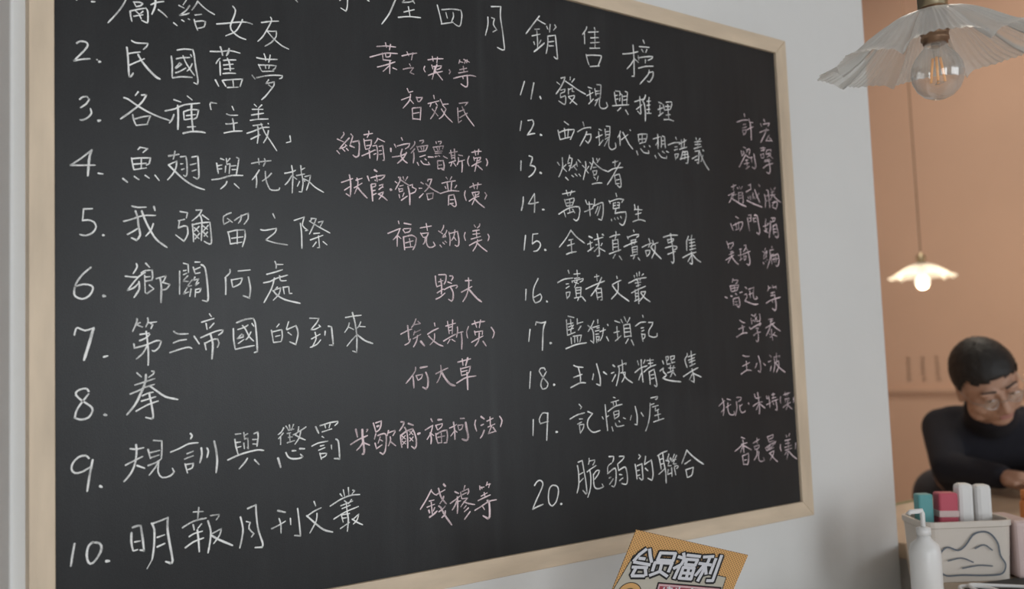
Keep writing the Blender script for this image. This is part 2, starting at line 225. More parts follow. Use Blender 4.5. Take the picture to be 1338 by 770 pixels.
CHALK = """
@title_row w
1534,4007 1547,3994/1867,4071 1885,4087/1931,4122 1926,4037 1914,4002 1874,4018/2090,4118 2104,4114/2344,4207 2313,4148 2267,4052 2202,3961*1.2/2412,4203 2381,4160 2436,4173 2481,4191/2461,4204 2487,4174/2392,4089 2483,4125/2432,4137 2444,4065/2343,4039 2432,4062 2536,4073/2688,4201 2708,4129 2724,4060*1.1/2728,4173 2823,4196 2902,4203 2911,4168 2897,4088 2875,4070 2834,4085/2719,4059 2829,4093/2764,4157 2776,4115/2830,4170 2833,4139 2813,4095/3196,4290 3290,4309 3283,4221 3298,4111 3312,3963 3291,3952 3241,3965*1.1/3159,4197 3156,4131 3128,4043/3196,4199 3223,4195 3210,4146 3242,4110 3202,4084/2333,4300 2501,4343 2491,4285/2343,4252 2484,4287/2335,4301 2344,4205/2379,4233 2468,4255/1934,4236 1932,4120/3682,4305 3618,4230 3536,4131*1.2/3662,4272 3709,4257 3745,4249/3628,4184 3678,4195/3598,4123 3683,4153/3649,4178 3653,4092 3650,4034/3613,4075 3621,4053/3689,4103 3669,4071/3612,3993 3668,4037 3724,4085*1.3/3756,4232 3767,4211/3794,4255 3784,4188/3843,4262 3858,4246 3828,4213/3764,4152 3760,4082 3738,3998/3764,4150 3845,4173 3852,4088 3859,3977 3844,3971 3820,3985*1.1/3774,4103 3827,4118/3772,4069 3821,4078/4199,4311 4191,4287 4147,4234/4170,4248 4168,4154/4287,4320 4294,4301/4216,4266 4333,4291/4239,4220 4330,4239/4237,4176 4337,4199/4224,4127 4340,4147/4289,4290 4285,4147/4178,4064 4194,4007 4206,3979/4184,4057 4257,4072 4352,4083 4351,4063 4311,3987/4218,3965 4328,3988/4609,4141 4707,4163 4800,4194/4740,4244 4744,4138 4736,3960 4707,3955*1.2/4738,4106 4700,4058 4653,4014/4753,4118 4798,4094/4869,4311 4884,4282/4818,4244 4943,4257/4845,4223 4864,4200/4912,4234 4893,4199/4798,4157 4802,4118/4796,4136 4890,4162 4980,4179 4969,4159 4917,4133/4886,4135 4883,4103/4794,4042 4884,4072 4983,4090/4925,4046 4916,4008 4804,3899/4916,4019 4975,4038 4972,3996 4925,3936 4897,3942
@line_one w
409,3779 388,3735 354,3682 304,3615/456,3775 489,3781 511,3778 498,3761 473,3750/458,3773 471,3748/434,3713 437,3683 444,3650/434,3713 484,3735 529,3751 540,3732 540,3666 530,3659 502,3668/464,3724 483,3708/511,3727 497,3711/456,3685 511,3705/487,3707 500,3677/560,3779 592,3800 639,3816/588,3816 585,3771 565,3719*1.3/605,3756 630,3741 659,3717/782,3855 760,3817/734,3809 767,3798/802,3821 778,3783 737,3745 781,3761 799,3772/699,3689 721,3674/751,3717 766,3710/792,3733 802,3729/854,3861 841,3833 816,3794/854,3861 885,3834 922,3811 963,3794/836,3766 878,3779/830,3736 839,3700 852,3668/832,3721 880,3736 902,3735 894,3699 846,3679/1087,3874 1105,3850 1092,3801 1068,3735 1085,3699 1129,3672 1172,3664*1.2/1151,3795 1138,3764 1102,3706 1036,3664/977,3733 1038,3749 1115,3771 1178,3783 1219,3777/1283,3800 1346,3820 1405,3833/1348,3849 1355,3828 1321,3758 1287,3701 1255,3666/1321,3750 1353,3752 1386,3760 1385,3722 1351,3676 1304,3641/1317,3753 1368,3703 1425,3665 1474,3650
@numeral_one w
125,3739 126,3721/211,3729 230,3732
@line_two w
441,3528 468,3518 538,3527 533,3508 512,3484/413,3480 418,3434 421,3377 425,3297 436,3300 449,3323*1.2/423,3442 454,3453 492,3464/429,3371 467,3395 517,3425/480,3445 501,3408 542,3360 584,3322 611,3310*1.5/682,3469 687,3419 686,3336*1.1/720,3515 764,3529 818,3534 827,3502 835,3428 849,3340 845,3311 823,3318*1.15/714,3457 748,3470 799,3479/756,3484 770,3448 798,3404 827,3367/813,3440 798,3407 780,3388/708,3397 733,3434 746,3427 711,3394/708,3365 733,3378 773,3407/805,3498 811,3486/689,3330 747,3346 812,3351*1.1/932,3542 997,3552 1065,3569 1131,3564/999,3583 1008,3555 1013,3529*1.3/1057,3582 1051,3555 1038,3531*1.3/969,3468 980,3489 996,3507/994,3484 995,3438 996,3394*1.1/1018,3496 1057,3506 1102,3513/1045,3515 1051,3501/1018,3465 1083,3482/1021,3439 1087,3453/1013,3407 1055,3417 1098,3422/1053,3501 1060,3472 1063,3434*1.2/963,3357 984,3319*1.2/1009,3360 1031,3326*1.3/1013,3363 1078,3378 1144,3391 1127,3338/1079,3376 1083,3332/1042,3319 1115,3332/1245,3552 1301,3551 1390,3564/1297,3587 1305,3566 1308,3543/1340,3586 1334,3555 1328,3534/1256,3507 1279,3464/1260,3504 1316,3513 1381,3519 1372,3498 1356,3486/1304,3507 1307,3488/1332,3511 1328,3491/1283,3464 1364,3479/1211,3427 1230,3405/1242,3415 1314,3440 1379,3453 1424,3457 1420,3442 1402,3431/1326,3414 1305,3385 1346,3397 1364,3407 1362,3380 1328,3332 1300,3296 1273,3269/1325,3378 1345,3365
@numeral_two w
126,3456 144,3471 176,3472 188,3455 169,3420 137,3380 111,3347 156,3363 200,3373*1.1/252,3363 259,3365*1.4/239,3374 242,3373
@line_three w
478,3210 460,3183/499,3192 527,3199 513,3168 485,3129 424,3070 373,3026*1.2/394,3161 418,3155 465,3126 533,3092 602,3068 665,3054*1.2/444,3062 450,3027 465,2997/454,3035 505,3056 550,3068 529,3012/464,2997 532,3012/695,3190 738,3181/641,3111 701,3132 759,3165 858,3190/719,3156 721,3098 718,3002*1.4/694,3094 683,3063 665,3036*1.2/780,3225 810,3204/806,3172 805,3108 813,3006*1.3/755,3117 758,3069/755,3120 802,3141 850,3144 838,3094 816,3080/765,3070 809,3083/773,3097 831,3112/779,3024 830,3033/750,2980 800,2997 859,3003 892,3000*1.2/931,3157 925,3187 930,3204 969,3203/1071,3197 1082,3173/1034,3142 1058,3136 1108,3143/1073,3115 1079,3078 1081,3036*1.2/1028,3075 1057,3079 1104,3092/1015,3013 1072,3031 1137,3041/1223,3231 1238,3217/1274,3234 1250,3209/1207,3195 1282,3205/1202,3156 1245,3168 1285,3179/1250,3203 1249,3133/1193,3119 1245,3133 1317,3144/1212,3086 1276,3102/1168,3029 1212,3048 1275,3080 1323,3088/1242,3090 1247,3036 1238,2970/1195,2993 1227,3012 1259,3030/1266,3107 1291,3049 1330,2995 1373,2934/1317,3064 1306,3020 1281,2978/1316,3113 1319,3109/1469,3046 1475,3008 1442,2996
@numeral_three w
141,3115 155,3131 181,3139 194,3124 178,3094 146,3066/201,3066 206,3039 187,3012 158,2992 141,2992/245,2998 257,3003*1.4
@line_four w
486,2862 473,2846/486,2862 531,2859 503,2831/435,2790 441,2754 448,2719/438,2786 489,2796 547,2802 540,2767 523,2755/448,2753 523,2766/493,2795 492,2730/448,2719 523,2737/384,2658 410,2638*1.2/451,2677 478,2659/515,2690 539,2674/574,2696 599,2665*1.1/659,2826 723,2843*1.3/698,2860 694,2837 687,2807/658,2769 708,2798 704,2757 682,2712 650,2673/658,2768 693,2735 760,2678 825,2644 881,2630*1.3/732,2827 766,2835 772,2786 771,2720 760,2704 750,2712/733,2782 747,2785/738,2746 754,2753/804,2833 842,2844 845,2785 847,2712 836,2695 812,2705*1.15/794,2782 830,2795/804,2743 830,2754/963,2809 968,2772 973,2743/966,2791 996,2801/977,2773 996,2776/989,2842 1012,2836/1027,2846 1030,2808 1049,2814/1050,2848 1034,2827/1051,2814 1044,2749/1022,2796 1018,2754/1096,2860 1111,2854 1102,2800 1090,2738/1059,2800 1091,2806/1064,2777 1091,2780/930,2698 984,2710 1059,2737 1136,2744*1.1/1028,2695 1017,2672 986,2643/1078,2684 1110,2657/1196,2830 1255,2847 1331,2862/1244,2867 1248,2829/1286,2871 1291,2849 1277,2820/1248,2791 1222,2750 1198,2721/1226,2750 1229,2712 1224,2670/1332,2777 1309,2750 1268,2719/1290,2785 1292,2733 1311,2681 1331,2663 1379,2667 1388,2683/1426,2785 1480,2800 1505,2813/1477,2842 1484,2781 1477,2655/1475,2772 1450,2731 1427,2707/1487,2767 1512,2752/1543,2848 1547,2787/1551,2823 1572,2835/1511,2777 1546,2787 1571,2793/1550,2787 1557,2732 1547,2668 1526,2667/1532,2738 1515,2704/1566,2753 1570,2741/1571,2775 1613,2789 1604,2748 1581,2683/1554,2760 1595,2747 1645,2708 1708,2677
@numeral_four w
206,2815 195,2779 189,2723 184,2657*1.5/206,2815 148,2760 88,2712 154,2718 225,2726/243,2678 269,2676*1.1
@line_five w
436,2492 473,2487 519,2492/387,2396 432,2411 500,2438 575,2444/456,2464 469,2422 472,2380 482,2317 461,2284 431,2297*1.3/408,2317 445,2340 475,2362/493,2466 510,2417 540,2355 580,2293 642,2248*1.4/561,2392 546,2349 515,2312/566,2498 572,2475*1.4/726,2478 772,2474 764,2440/714,2419 754,2431/721,2420 714,2376/714,2374 749,2389 769,2386 772,2339 748,2291 696,2329/826,2494 863,2498 844,2464 800,2424/848,2468 862,2424 856,2300/866,2465 906,2438/801,2403 806,2348 807,2291/803,2399 851,2413 913,2422 919,2354 921,2292 907,2281 874,2297/814,2381 839,2357/843,2390 814,2359/813,2341 842,2313/846,2347 817,2309/869,2395 898,2375/902,2401 872,2366/868,2359 897,2327/897,2357 875,2330/1052,2492 1002,2465 1003,2413 1038,2434/1028,2452 1060,2430/1074,2443 1108,2468 1166,2497 1166,2460 1138,2422/1120,2480 1116,2450 1100,2426/1029,2366 1038,2333 1044,2288/1032,2364 1084,2380 1141,2385 1144,2338 1124,2273/1053,2325 1129,2339/1091,2377 1090,2291/1044,2288 1121,2303/1337,2503 1350,2475/1250,2393 1278,2389 1358,2407 1349,2379 1284,2326 1340,2310 1436,2299/1487,2468 1560,2496 1546,2437 1583,2407 1566,2402/1531,2451 1538,2381 1538,2280/1618,2490 1601,2467/1610,2490 1648,2490 1621,2429 1595,2380/1597,2471 1655,2439 1748,2396/1664,2466 1700,2477 1676,2436/1628,2386 1671,2392/1602,2341 1696,2378/1662,2372 1668,2293 1651,2289/1644,2328 1618,2295/1695,2334 1724,2313
@numeral_five w
160,2456 209,2461*1.1/160,2456 154,2389/154,2387 184,2392 216,2382 229,2352 209,2317 171,2298 138,2303/268,2305 273,2305*1.4
@line_six w
458,2140 462,2118 439,2079/393,2062 429,2058 464,2059/510,2088 469,2059 405,1977 442,1992 469,2020/472,2031 474,1986 443,1933*1.1/514,2144 536,2120/486,2084 510,2099 551,2103 554,2064 549,2040/506,2070 509,1965/513,2060 540,2063/513,2035 543,2040/509,1965 519,1958 560,1988/533,2011 560,1988/574,2051 633,2070 622,2041 612,2029/612,2029 657,2017 636,1988 611,1982/598,2055 605,2002 602,1903*1.3/718,2101 716,1958/743,2152 771,2146 773,2093*1.1/742,2105 760,2109/742,2080 761,2090/815,2162 846,2163/803,2129 814,2089 846,2095/814,2115 847,2130/854,2146 876,2131 889,2051 895,1935 887,1913 858,1920*1.2/768,2074 738,2040 770,2038/795,2049 762,2005 791,2013/813,2067 802,2045 835,2057 813,2013 837,2032/762,1996 741,1961 773,1973/787,1991 779,1944*1.1/816,1988 812,1941/816,1988 848,1996 841,1974 819,1970/1038,2122 1038,2100 1003,2066/1009,2066 1010,2007 1008,1959*1.2/1093,2113 1175,2123/1047,2056 1055,2008/1048,2054 1120,2069 1105,2031 1061,2008/1161,2076 1173,2003 1166,1939 1124,1953*1.25/1345,2185 1353,2162 1352,2139/1357,2165 1401,2166/1286,2097 1340,2112 1396,2131/1263,2040 1311,2051 1351,2071 1432,2096/1339,2074 1318,2005 1264,1910*1.1/1375,2090 1379,2064 1390,2056 1421,2059/1358,2014 1337,1990/1349,1998 1381,2010 1369,1968 1328,1926/1327,1990 1356,1960 1412,1930 1517,1907*1.3/1398,2014 1406,1969/1402,2013 1438,2019 1441,1973 1460,1973
@numeral_six w
199,2110 151,2064 116,2010 106,1962 113,1936 150,1921 188,1940 209,1978 201,2001 157,2008 110,1993*1.1/268,1941 278,1940*1.5
@line_seven w
459,1805 457,1782 433,1728/457,1768 490,1754/477,1781 450,1767/522,1809 524,1786 510,1754/524,1779 575,1785/538,1776 551,1768 541,1744/476,1709 530,1716/473,1671 506,1685 534,1709/440,1652 442,1627 506,1643 574,1670 601,1666 587,1628 560,1606 546,1611/512,1726 518,1678 524,1594 522,1521*1.2/519,1643 492,1595 453,1561/677,1726 702,1710 766,1710/674,1654 712,1669 755,1674/652,1595 726,1618 768,1626 788,1618/803,1694 834,1646*1.2/901,1835 914,1817/851,1782 930,1806/879,1774 885,1737*1.2/929,1775 901,1745/844,1684 899,1708 947,1726 987,1733 980,1715 957,1700/869,1651 877,1608*1.1/876,1651 920,1672 950,1675 960,1649 949,1621/906,1705 920,1643 913,1549*1.4/1055,1740 1056,1668 1065,1609*1.1/1077,1778 1138,1800 1188,1806 1201,1777 1209,1688 1213,1591 1192,1583*1.2/1084,1734 1129,1748 1153,1763/1116,1759 1137,1733 1159,1688 1189,1658/1171,1717 1151,1681 1136,1668/1110,1704 1079,1676 1117,1685 1121,1696 1106,1702/1086,1644 1124,1670/1180,1772 1192,1754/1066,1607 1127,1619 1192,1629/1365,1768 1347,1748/1311,1728 1323,1649/1319,1717 1383,1731 1386,1686 1377,1652/1338,1686 1370,1693/1325,1647 1377,1652/1432,1783 1415,1735/1419,1731 1484,1757 1498,1707 1480,1631 1437,1649*1.2/1427,1712 1451,1694/1584,1807 1651,1805 1634,1776 1591,1730 1620,1731 1658,1749/1650,1760 1662,1748/1620,1710 1627,1667 1596,1610/1593,1666 1657,1698/1584,1610 1630,1628 1660,1659/1695,1717 1692,1690*1.2/1719,1752 1743,1748 1748,1681 1753,1622 1723,1623*1.3/1850,1811 1910,1821 1972,1827/1904,1845 1922,1775 1933,1679 1929,1568 1899,1578*1.3/1878,1773 1868,1743 1841,1708/1868,1747 1912,1727/1967,1781 1952,1751 1934,1735/1957,1749 2001,1746/1933,1691 1888,1648 1856,1613/1937,1691 1994,1650 2056,1628*1.4
@numeral_seven w
106,1709 115,1745 128,1751 165,1735 213,1751/211,1749 190,1669 158,1562*1.9/268,1578 290,1584*1.3
@line_eight w
456,1477 481,1452*1.1/542,1485 555,1484 552,1467 524,1448/444,1405 497,1420 561,1439/416,1352 463,1370 504,1389 558,1404/508,1465 504,1420 477,1353 443,1286 396,1230*1.5/531,1395 578,1358 625,1325 698,1305*1.3/486,1338 517,1351 550,1357/481,1306 530,1319 565,1329/449,1248 516,1282 580,1302/527,1347 540,1280 549,1211 542,1196 505,1207*1.3
@numeral_eight w
183,1378 173,1394 148,1395 120,1383 114,1360 148,1325 192,1293 204,1265 182,1227 141,1217 107,1228 114,1264 135,1302 182,1363*1.15/270,1238 280,1234*1.5
@line_nine w
413,1027 447,1021 492,1027/447,1047 450,1009 440,935 413,877 377,837*1.3/386,932 433,953 485,975/452,924 496,904*1.2/548,1066 598,1059 598,1004 594,952/517,1014 530,958*1.2/530,994 586,1003/530,963 581,976/516,918 560,931 592,949/577,937 559,904 522,860/579,936 574,875 599,838 647,844 670,866 660,888/772,1091 782,1076 772,1058*1.3/650,987 704,1005 761,1029 819,1031/749,969 788,981/735,938 788,954/737,908 751,851/738,903 787,907 780,880 752,871/838,997 841,955 828,907*1.3/874,994 882,973 873,935*1.2/920,1033 931,979 937,907 929,837*1.4/1056,1066 1093,1067/1053,1034 1059,990 1072,939*1.1/1060,1013 1090,1015/1069,982 1092,986/1112,1073 1117,1029/1118,1055 1138,1064/1119,1033 1138,1035 1140,969 1134,977/1111,1006 1114,971/1180,1061 1203,1070 1207,1044 1198,979*1.1/1170,1024 1198,1023/1171,996 1194,993/1005,908 1079,934 1155,950 1209,955 1243,948*1.1/1133,908 1116,884 1078,846*1.1/1181,894 1211,861*1.3/1382,1084 1367,1059 1344,1043/1379,1050 1346,1016/1360,1029 1359,977/1399,1094 1415,1070/1422,1100 1427,1066/1452,1102 1435,1065/1415,1066 1453,1071/1406,1046 1430,1049/1422,1043 1425,995/1414,1020 1442,1021/1405,985 1457,996/1488,1084 1479,1047 1446,1034/1483,1050 1511,1063 1540,1080/1503,1060 1490,1012 1459,972/1462,1033 1494,1012 1533,994*1.1/1340,890 1348,860 1356,829*1.6/1394,922 1411,891 1443,877 1491,877 1511,886 1496,903*1.3/1440,930 1464,929*1.3/1492,940 1526,936*1.3/1609,1077 1620,1052 1630,1032*1.3/1642,1081 1711,1096 1771,1102 1772,1092 1749,1074/1677,1083 1681,1063/1715,1088 1706,1061/1655,1038 1727,1054/1654,1008 1667,999/1578,949 1624,966 1696,974/1640,945 1667,949/1627,918 1673,932/1635,898 1645,856/1639,894 1685,894 1676,876 1647,865/1720,945 1722,918*1.1/1755,982 1772,968 1778,902 1780,848 1739,853*1.3
@numeral_nine w
183,990 165,1008 128,1003 97,973 88,938 106,913 146,916 187,938*1.15/203,980 187,899 172,802*1.4/243,824 252,818*1.5
@line_ten w
417,532 415,482 424,427*1.3/424,562 447,568 470,568 479,500 488,418 465,425*1.3/435,476 466,478/429,425 452,429/533,573 548,538 548,464 541,397 534,358*1.3/539,570 583,581 631,594/629,595 627,521 639,437 655,333 641,321 614,335*1.5/565,485 609,495/565,429 609,443*1.2/534,358 504,308*.6/783,610 844,606/818,632 810,567*1.1/716,523 783,553 864,563/782,532 788,500/833,532 810,507/757,464 789,479 838,486/732,400 781,428 845,444/807,497 813,441 817,364*1.3/873,545 890,480 884,410 871,349*1.2/827,562 862,563/890,575 944,576 941,563 925,544/900,464 956,486 947,450 907,401/894,453 935,424 1027,373*1.4/1081,542 1096,469 1088,407 1073,351*1.2/1129,590 1183,607 1186,537 1197,448 1225,357 1220,335 1174,339*1.3/1119,510 1144,501 1135,464 1167,428 1150,408/1331,553 1382,536*1.6/1286,443 1333,458 1381,479/1338,502 1350,460 1349,406/1416,493 1418,452/1468,550 1477,460 1484,371 1443,379*1.2/1585,583 1596,553*1.2/1531,491 1581,518 1636,536/1604,502 1598,454 1551,381/1531,496 1597,433 1651,389 1715,365*1.3/1777,612 1791,594/1801,637 1809,596/1839,648 1841,601/1872,627 1886,622 1866,602/1701,539 1785,577 1861,594 1924,592/1808,562 1822,550/1861,565 1836,538/1779,532 1870,554/1788,512 1850,528/1726,450 1811,486 1912,512/1822,552 1825,493/1782,471 1795,420/1787,447 1819,447/1825,488 1833,433 1824,356*1.2/1773,381 1842,414/1787,470 1844,473/1866,428 1913,461 1900,424 1870,398/1862,433 1899,407 1940,385
@numeral_ten w
103,512 92,449 83,389*1.2/203,508 178,488 168,438 178,394 200,388 231,422 249,465 238,496 200,506*1.35/275,388 291,386*1.5
@author_two p
2156,3786 2236,3803 2313,3808/2228,3826 2236,3793/2270,3820 2259,3776*1.2/2097,3697 2168,3726 2235,3750 2326,3761/2201,3744 2204,3694/2225,3744 2229,3719 2262,3729 2268,3756/2204,3694 2271,3700/2156,3633 2222,3658 2304,3695/2261,3699 2256,3599*1.2/2255,3659 2202,3608/2284,3647 2317,3639/2364,3750 2428,3774 2493,3793/2407,3788 2423,3760/2458,3789 2444,3733/2426,3699 2435,3684/2370,3650 2415,3666 2459,3676 2428,3635 2462,3627/2559,3703 2549,3680 2561,3660/2589,3757 2648,3775 2725,3788/2628,3790 2635,3755/2674,3793 2667,3747/2621,3722 2630,3693/2635,3713 2707,3731 2698,3710 2665,3694/2650,3709 2621,3612/2587,3637 2644,3664 2716,3688/2654,3679 2713,3621*1.2/2667,3734 2644,3668/2777,3709 2787,3699 2776,3678*1.3/2877,3804 2867,3775/2874,3790 2906,3789/2914,3814 2967,3800/2928,3803 2918,3781/2946,3815 2940,3791/2907,3759 2913,3710/2874,3726 2938,3748/2862,3698 2948,3725/2813,3648 2882,3674 2968,3696 3022,3695/2898,3676 2903,3659/2941,3692 2941,3615 2921,3598 2880,3615*1.2/2400,3509 2413,3481 2448,3495/2348,3416 2427,3453/2427,3470 2416,3421 2360,3356/2421,3430 2450,3402/2476,3455 2490,3422/2481,3451 2528,3460 2510,3431 2490,3422/2438,3363 2440,3282/2443,3367 2513,3382 2504,3285*1.2/2447,3327 2497,3341/2445,3287 2505,3290/2629,3490 2634,3464/2576,3419 2676,3454/2604,3425 2593,3397/2647,3431 2660,3415/2654,3405 2627,3349 2595,3305/2613,3382 2662,3336/2687,3467 2706,3430 2758,3441/2706,3425 2736,3398 2703,3341 2671,3315/2694,3393 2734,3345 2789,3303*1.1/2858,3459 2938,3479 2910,3448/2842,3421 2844,3305 2873,3327/2855,3396 2903,3416/2858,3347 2929,3392/2883,3436 2922,3369 2989,3297*1.1
@author_three p
1870,3117 1874,3103 1849,3071/1822,3064 1870,3049/1914,3082 1872,3037 1835,2996 1876,3012 1884,3022/1817,2980 1836,2961/1861,2998 1878,2983/1884,3031 1894,3023/1891,3004 1905,2992/1928,3112 1943,3099 1934,3070 1923,3040/1942,3057 1989,3071 1993,3043 1989,2986 1983,2962 1962,2950 1941,2962*1.3/1920,3028 1953,3018*1.4/2032,3119 2101,3137/2070,3151 2072,3133 2057,3102/2030,3088 2035,3048 2042,3014/2033,3076 2091,3088 2085,3049 2071,3023/2050,3041 2088,3051/2044,3015 2074,3023/2011,2964 2054,2985 2113,3016/2070,3009 2074,2954*1.4/2142,3105 2134,3088 2116,3065/2142,3104 2198,3086/2101,3045 2130,3053 2139,3001 2132,2944/2108,3015 2124,3018/2107,2984 2126,2993/2151,3046 2181,3057 2187,2997 2191,2951 2178,2948/2150,3015 2169,3019/2152,2988 2174,2995/2247,3042 2247,3020*1.5/2338,3132 2347,3114*1.1/2279,3077 2290,3054/2301,3066 2359,3086 2407,3097 2398,3073 2368,3052/2342,3047 2329,3011 2334,2987 2358,2961 2382,2948*1.2/2377,3026 2356,2990 2328,2962 2299,2938*1.2/2257,2980 2329,2997 2379,3022/2449,3115 2449,3095 2411,3054/2448,3061 2416,3025/2439,3033 2439,2993 2432,2953*1.2/2494,3126 2526,3135 2525,3122 2511,3108/2468,3081 2483,3043/2479,3080 2562,3100 2549,3070 2537,3054/2501,3080 2509,3061/2527,3085 2526,3062/2489,3044 2540,3056/2490,3005 2539,3023/2467,2960 2478,2939*1.1/2499,2975 2522,2953 2574,2954 2563,2972/2535,2994 2546,2987*1.2/2564,3012 2608,3015*1.3/2625,3020 2643,3025*1.2/2655,3031 2666,3026/2698,3031 2733,3018/2636,3134 2639,3122/2656,3138 2682,3144 2682,3132 2670,3120/2609,3091 2624,3060/2613,3091 2702,3111 2692,3085/2642,3090 2653,3068/2663,3100 2665,3077/2627,3058 2691,3070/2626,3045 2682,3054/2644,2990 2645,2930/2647,2991 2694,2997 2702,2960 2697,2927 2680,2928*1.2/2655,2958 2681,2963/2648,2930 2692,2939/2753,3061 2825,3080/2765,3083 2772,3017/2799,3096 2801,3005/2776,3043 2800,3048/2778,3026 2799,3030/2747,2985 2807,3008/2777,2998 2760,2961/2788,2989 2808,2965/2836,3054 2872,3052/2832,3034 2834,3008 2819,2976/2834,3003 2889,3021/2864,3011 2866,2976 2860,2924*1.2/2932,3054 2919,3027 2918,3001 2929,2979/2958,3087 3005,3100 3048,3105/2987,3106 2994,3068/3024,3118 3016,3075/2975,3051 2980,3025/2981,3043 3040,3057 3030,3035 3002,3022/3009,3046 2994,2988 2980,2940/2954,2979 2995,3003 3042,3024/3009,2989 3051,2960*1.3/3093,3049 3104,3024 3093,2995*1.2
@author_four p
1845,2758 1887,2775 1933,2793/1908,2817 1915,2775 1916,2724 1911,2663 1879,2681*1.3/1868,2706 1908,2733/1959,2784 2008,2802/1967,2801 1974,2771 1968,2737 1945,2686/1943,2728 2007,2767/1973,2731 2003,2698 2043,2663*1.4/2110,2871 2128,2861*1.4/2051,2820 2063,2788*1.3/2077,2811 2122,2826 2192,2842 2183,2825 2156,2803/2122,2834 2129,2789/2111,2797 2116,2792/2143,2802 2151,2805/2078,2761 2084,2709 2087,2645*1.6/2083,2766 2115,2773 2112,2754 2090,2745/2092,2719 2111,2725/2089,2688 2118,2702/2144,2761 2174,2773 2168,2754/2140,2732 2162,2749 2176,2752/2134,2698 2175,2718 2166,2696 2138,2661/2134,2698 2171,2682 2205,2658*1.1/2235,2738 2243,2738*2/2275,2801 2291,2791/2303,2835 2322,2837 2313,2805 2275,2743/2311,2824 2349,2803 2392,2782/2342,2841 2349,2822/2381,2845 2360,2813/2312,2770 2342,2780/2303,2753 2308,2726/2308,2748 2336,2755 2336,2738 2311,2729/2304,2707 2309,2683/2346,2722 2334,2695/2322,2667 2373,2702*1.3/2395,2782 2421,2792 2417,2772/2381,2774 2393,2718 2392,2638*1.4/2417,2772 2450,2760 2438,2737 2396,2719/2494,2814 2514,2803*1.1/2476,2768 2501,2770/2476,2699 2510,2731*1.2/2552,2828 2555,2841 2587,2846 2574,2813 2553,2776 2523,2747*1.1/2534,2807 2576,2778 2621,2757 2661,2743/2540,2731 2549,2687/2543,2731 2597,2743 2590,2702/2549,2687 2593,2703/2716,2872 2727,2858/2766,2879 2750,2855/2676,2822 2729,2838 2798,2852/2704,2799 2712,2784/2723,2835 2732,2768*1.2/2764,2836 2756,2778*1.2/2808,2817 2792,2796/2661,2743 2714,2762 2762,2773 2830,2774/2734,2733 2728,2660*1.2/2734,2733 2779,2744 2789,2710 2799,2665 2781,2651 2758,2665*1.2/2747,2702 2777,2706/2743,2671 2773,2678/2885,2780 2877,2747 2891,2707*1.2/2928,2812 2981,2834 3037,2844/2960,2845 2971,2805/3007,2852 2995,2805/2948,2773 2962,2743/2954,2773 3013,2785 3009,2767 2984,2755/2978,2765 2974,2734 2944,2678/2918,2704 2965,2733 3011,2749/2968,2728 3006,2695 3057,2665*1.4/3068,2782 3084,2763 3066,2730*1.1
@author_five p
2292,2512 2297,2492/2340,2499 2398,2493*1.3/2203,2417 2253,2438 2307,2460/2303,2456 2280,2408 2244,2372/2279,2402 2276,2327*1.2/2287,2402 2309,2385/2328,2451 2345,2427/2335,2458 2393,2465 2382,2439 2349,2431/2330,2398 2337,2304*1.3/2333,2398 2402,2414 2438,2397 2429,2346 2406,2307*1.2/2346,2355 2412,2374/2380,2388 2389,2332/2338,2320 2407,2329/2474,2472 2571,2492/2527,2507 2536,2456*1.1/2476,2434 2497,2403/2487,2431 2543,2440 2530,2411 2501,2403/2515,2401 2510,2369 2495,2352/2526,2405 2525,2363 2539,2335 2568,2332 2599,2347 2585,2372*1.1/2680,2503 2675,2483 2656,2456/2633,2458 2670,2438/2705,2466 2697,2446 2661,2411 2696,2420/2692,2429 2696,2416/2642,2352 2655,2337/2667,2373 2682,2361/2687,2384 2702,2373/2724,2454 2733,2405 2728,2353*1.1/2731,2444 2801,2464 2811,2409 2809,2363 2793,2349 2774,2358*1.2/2778,2473 2769,2427 2744,2390/2765,2420 2787,2395/2871,2459 2861,2431 2872,2398/2957,2522 2968,2506/3009,2532 3004,2515 2984,2501/2943,2475 3003,2486*1.1/2942,2449 3006,2459/2924,2411 3013,2436/2975,2480 2976,2424/2906,2362 2963,2390 3024,2410/2984,2411 2970,2364 2936,2319/2982,2381 3017,2353 3068,2322*1.2/3082,2456 3093,2436 3080,2406
@author_six p
2592,2118 2594,2074 2602,2039*1.2/2620,2129 2672,2132 2687,2128 2682,2087 2666,2060*1.2/2618,2076 2658,2087/2637,2096 2644,2045 2639,1986*1.5/2602,2039 2648,2055/2603,1994 2658,2024/2590,1947 2629,1963 2672,1994*1.1/2717,2123 2741,2124 2747,2111 2731,2088*1.2/2700,2077 2733,2067*1.2/2664,2019 2723,2044 2778,2055 2784,2045 2771,2032*1.1/2723,2036 2743,2000 2741,1954 2728,1933 2701,1947*1.4/2857,2090 2914,2094*1.2/2886,2112 2888,2070 2879,2018 2859,1971 2828,1931*1.2/2818,2002 2864,2023 2915,2047*1.1/2889,2023 2925,1987 2962,1954 2999,1931*1.7
@author_seven p
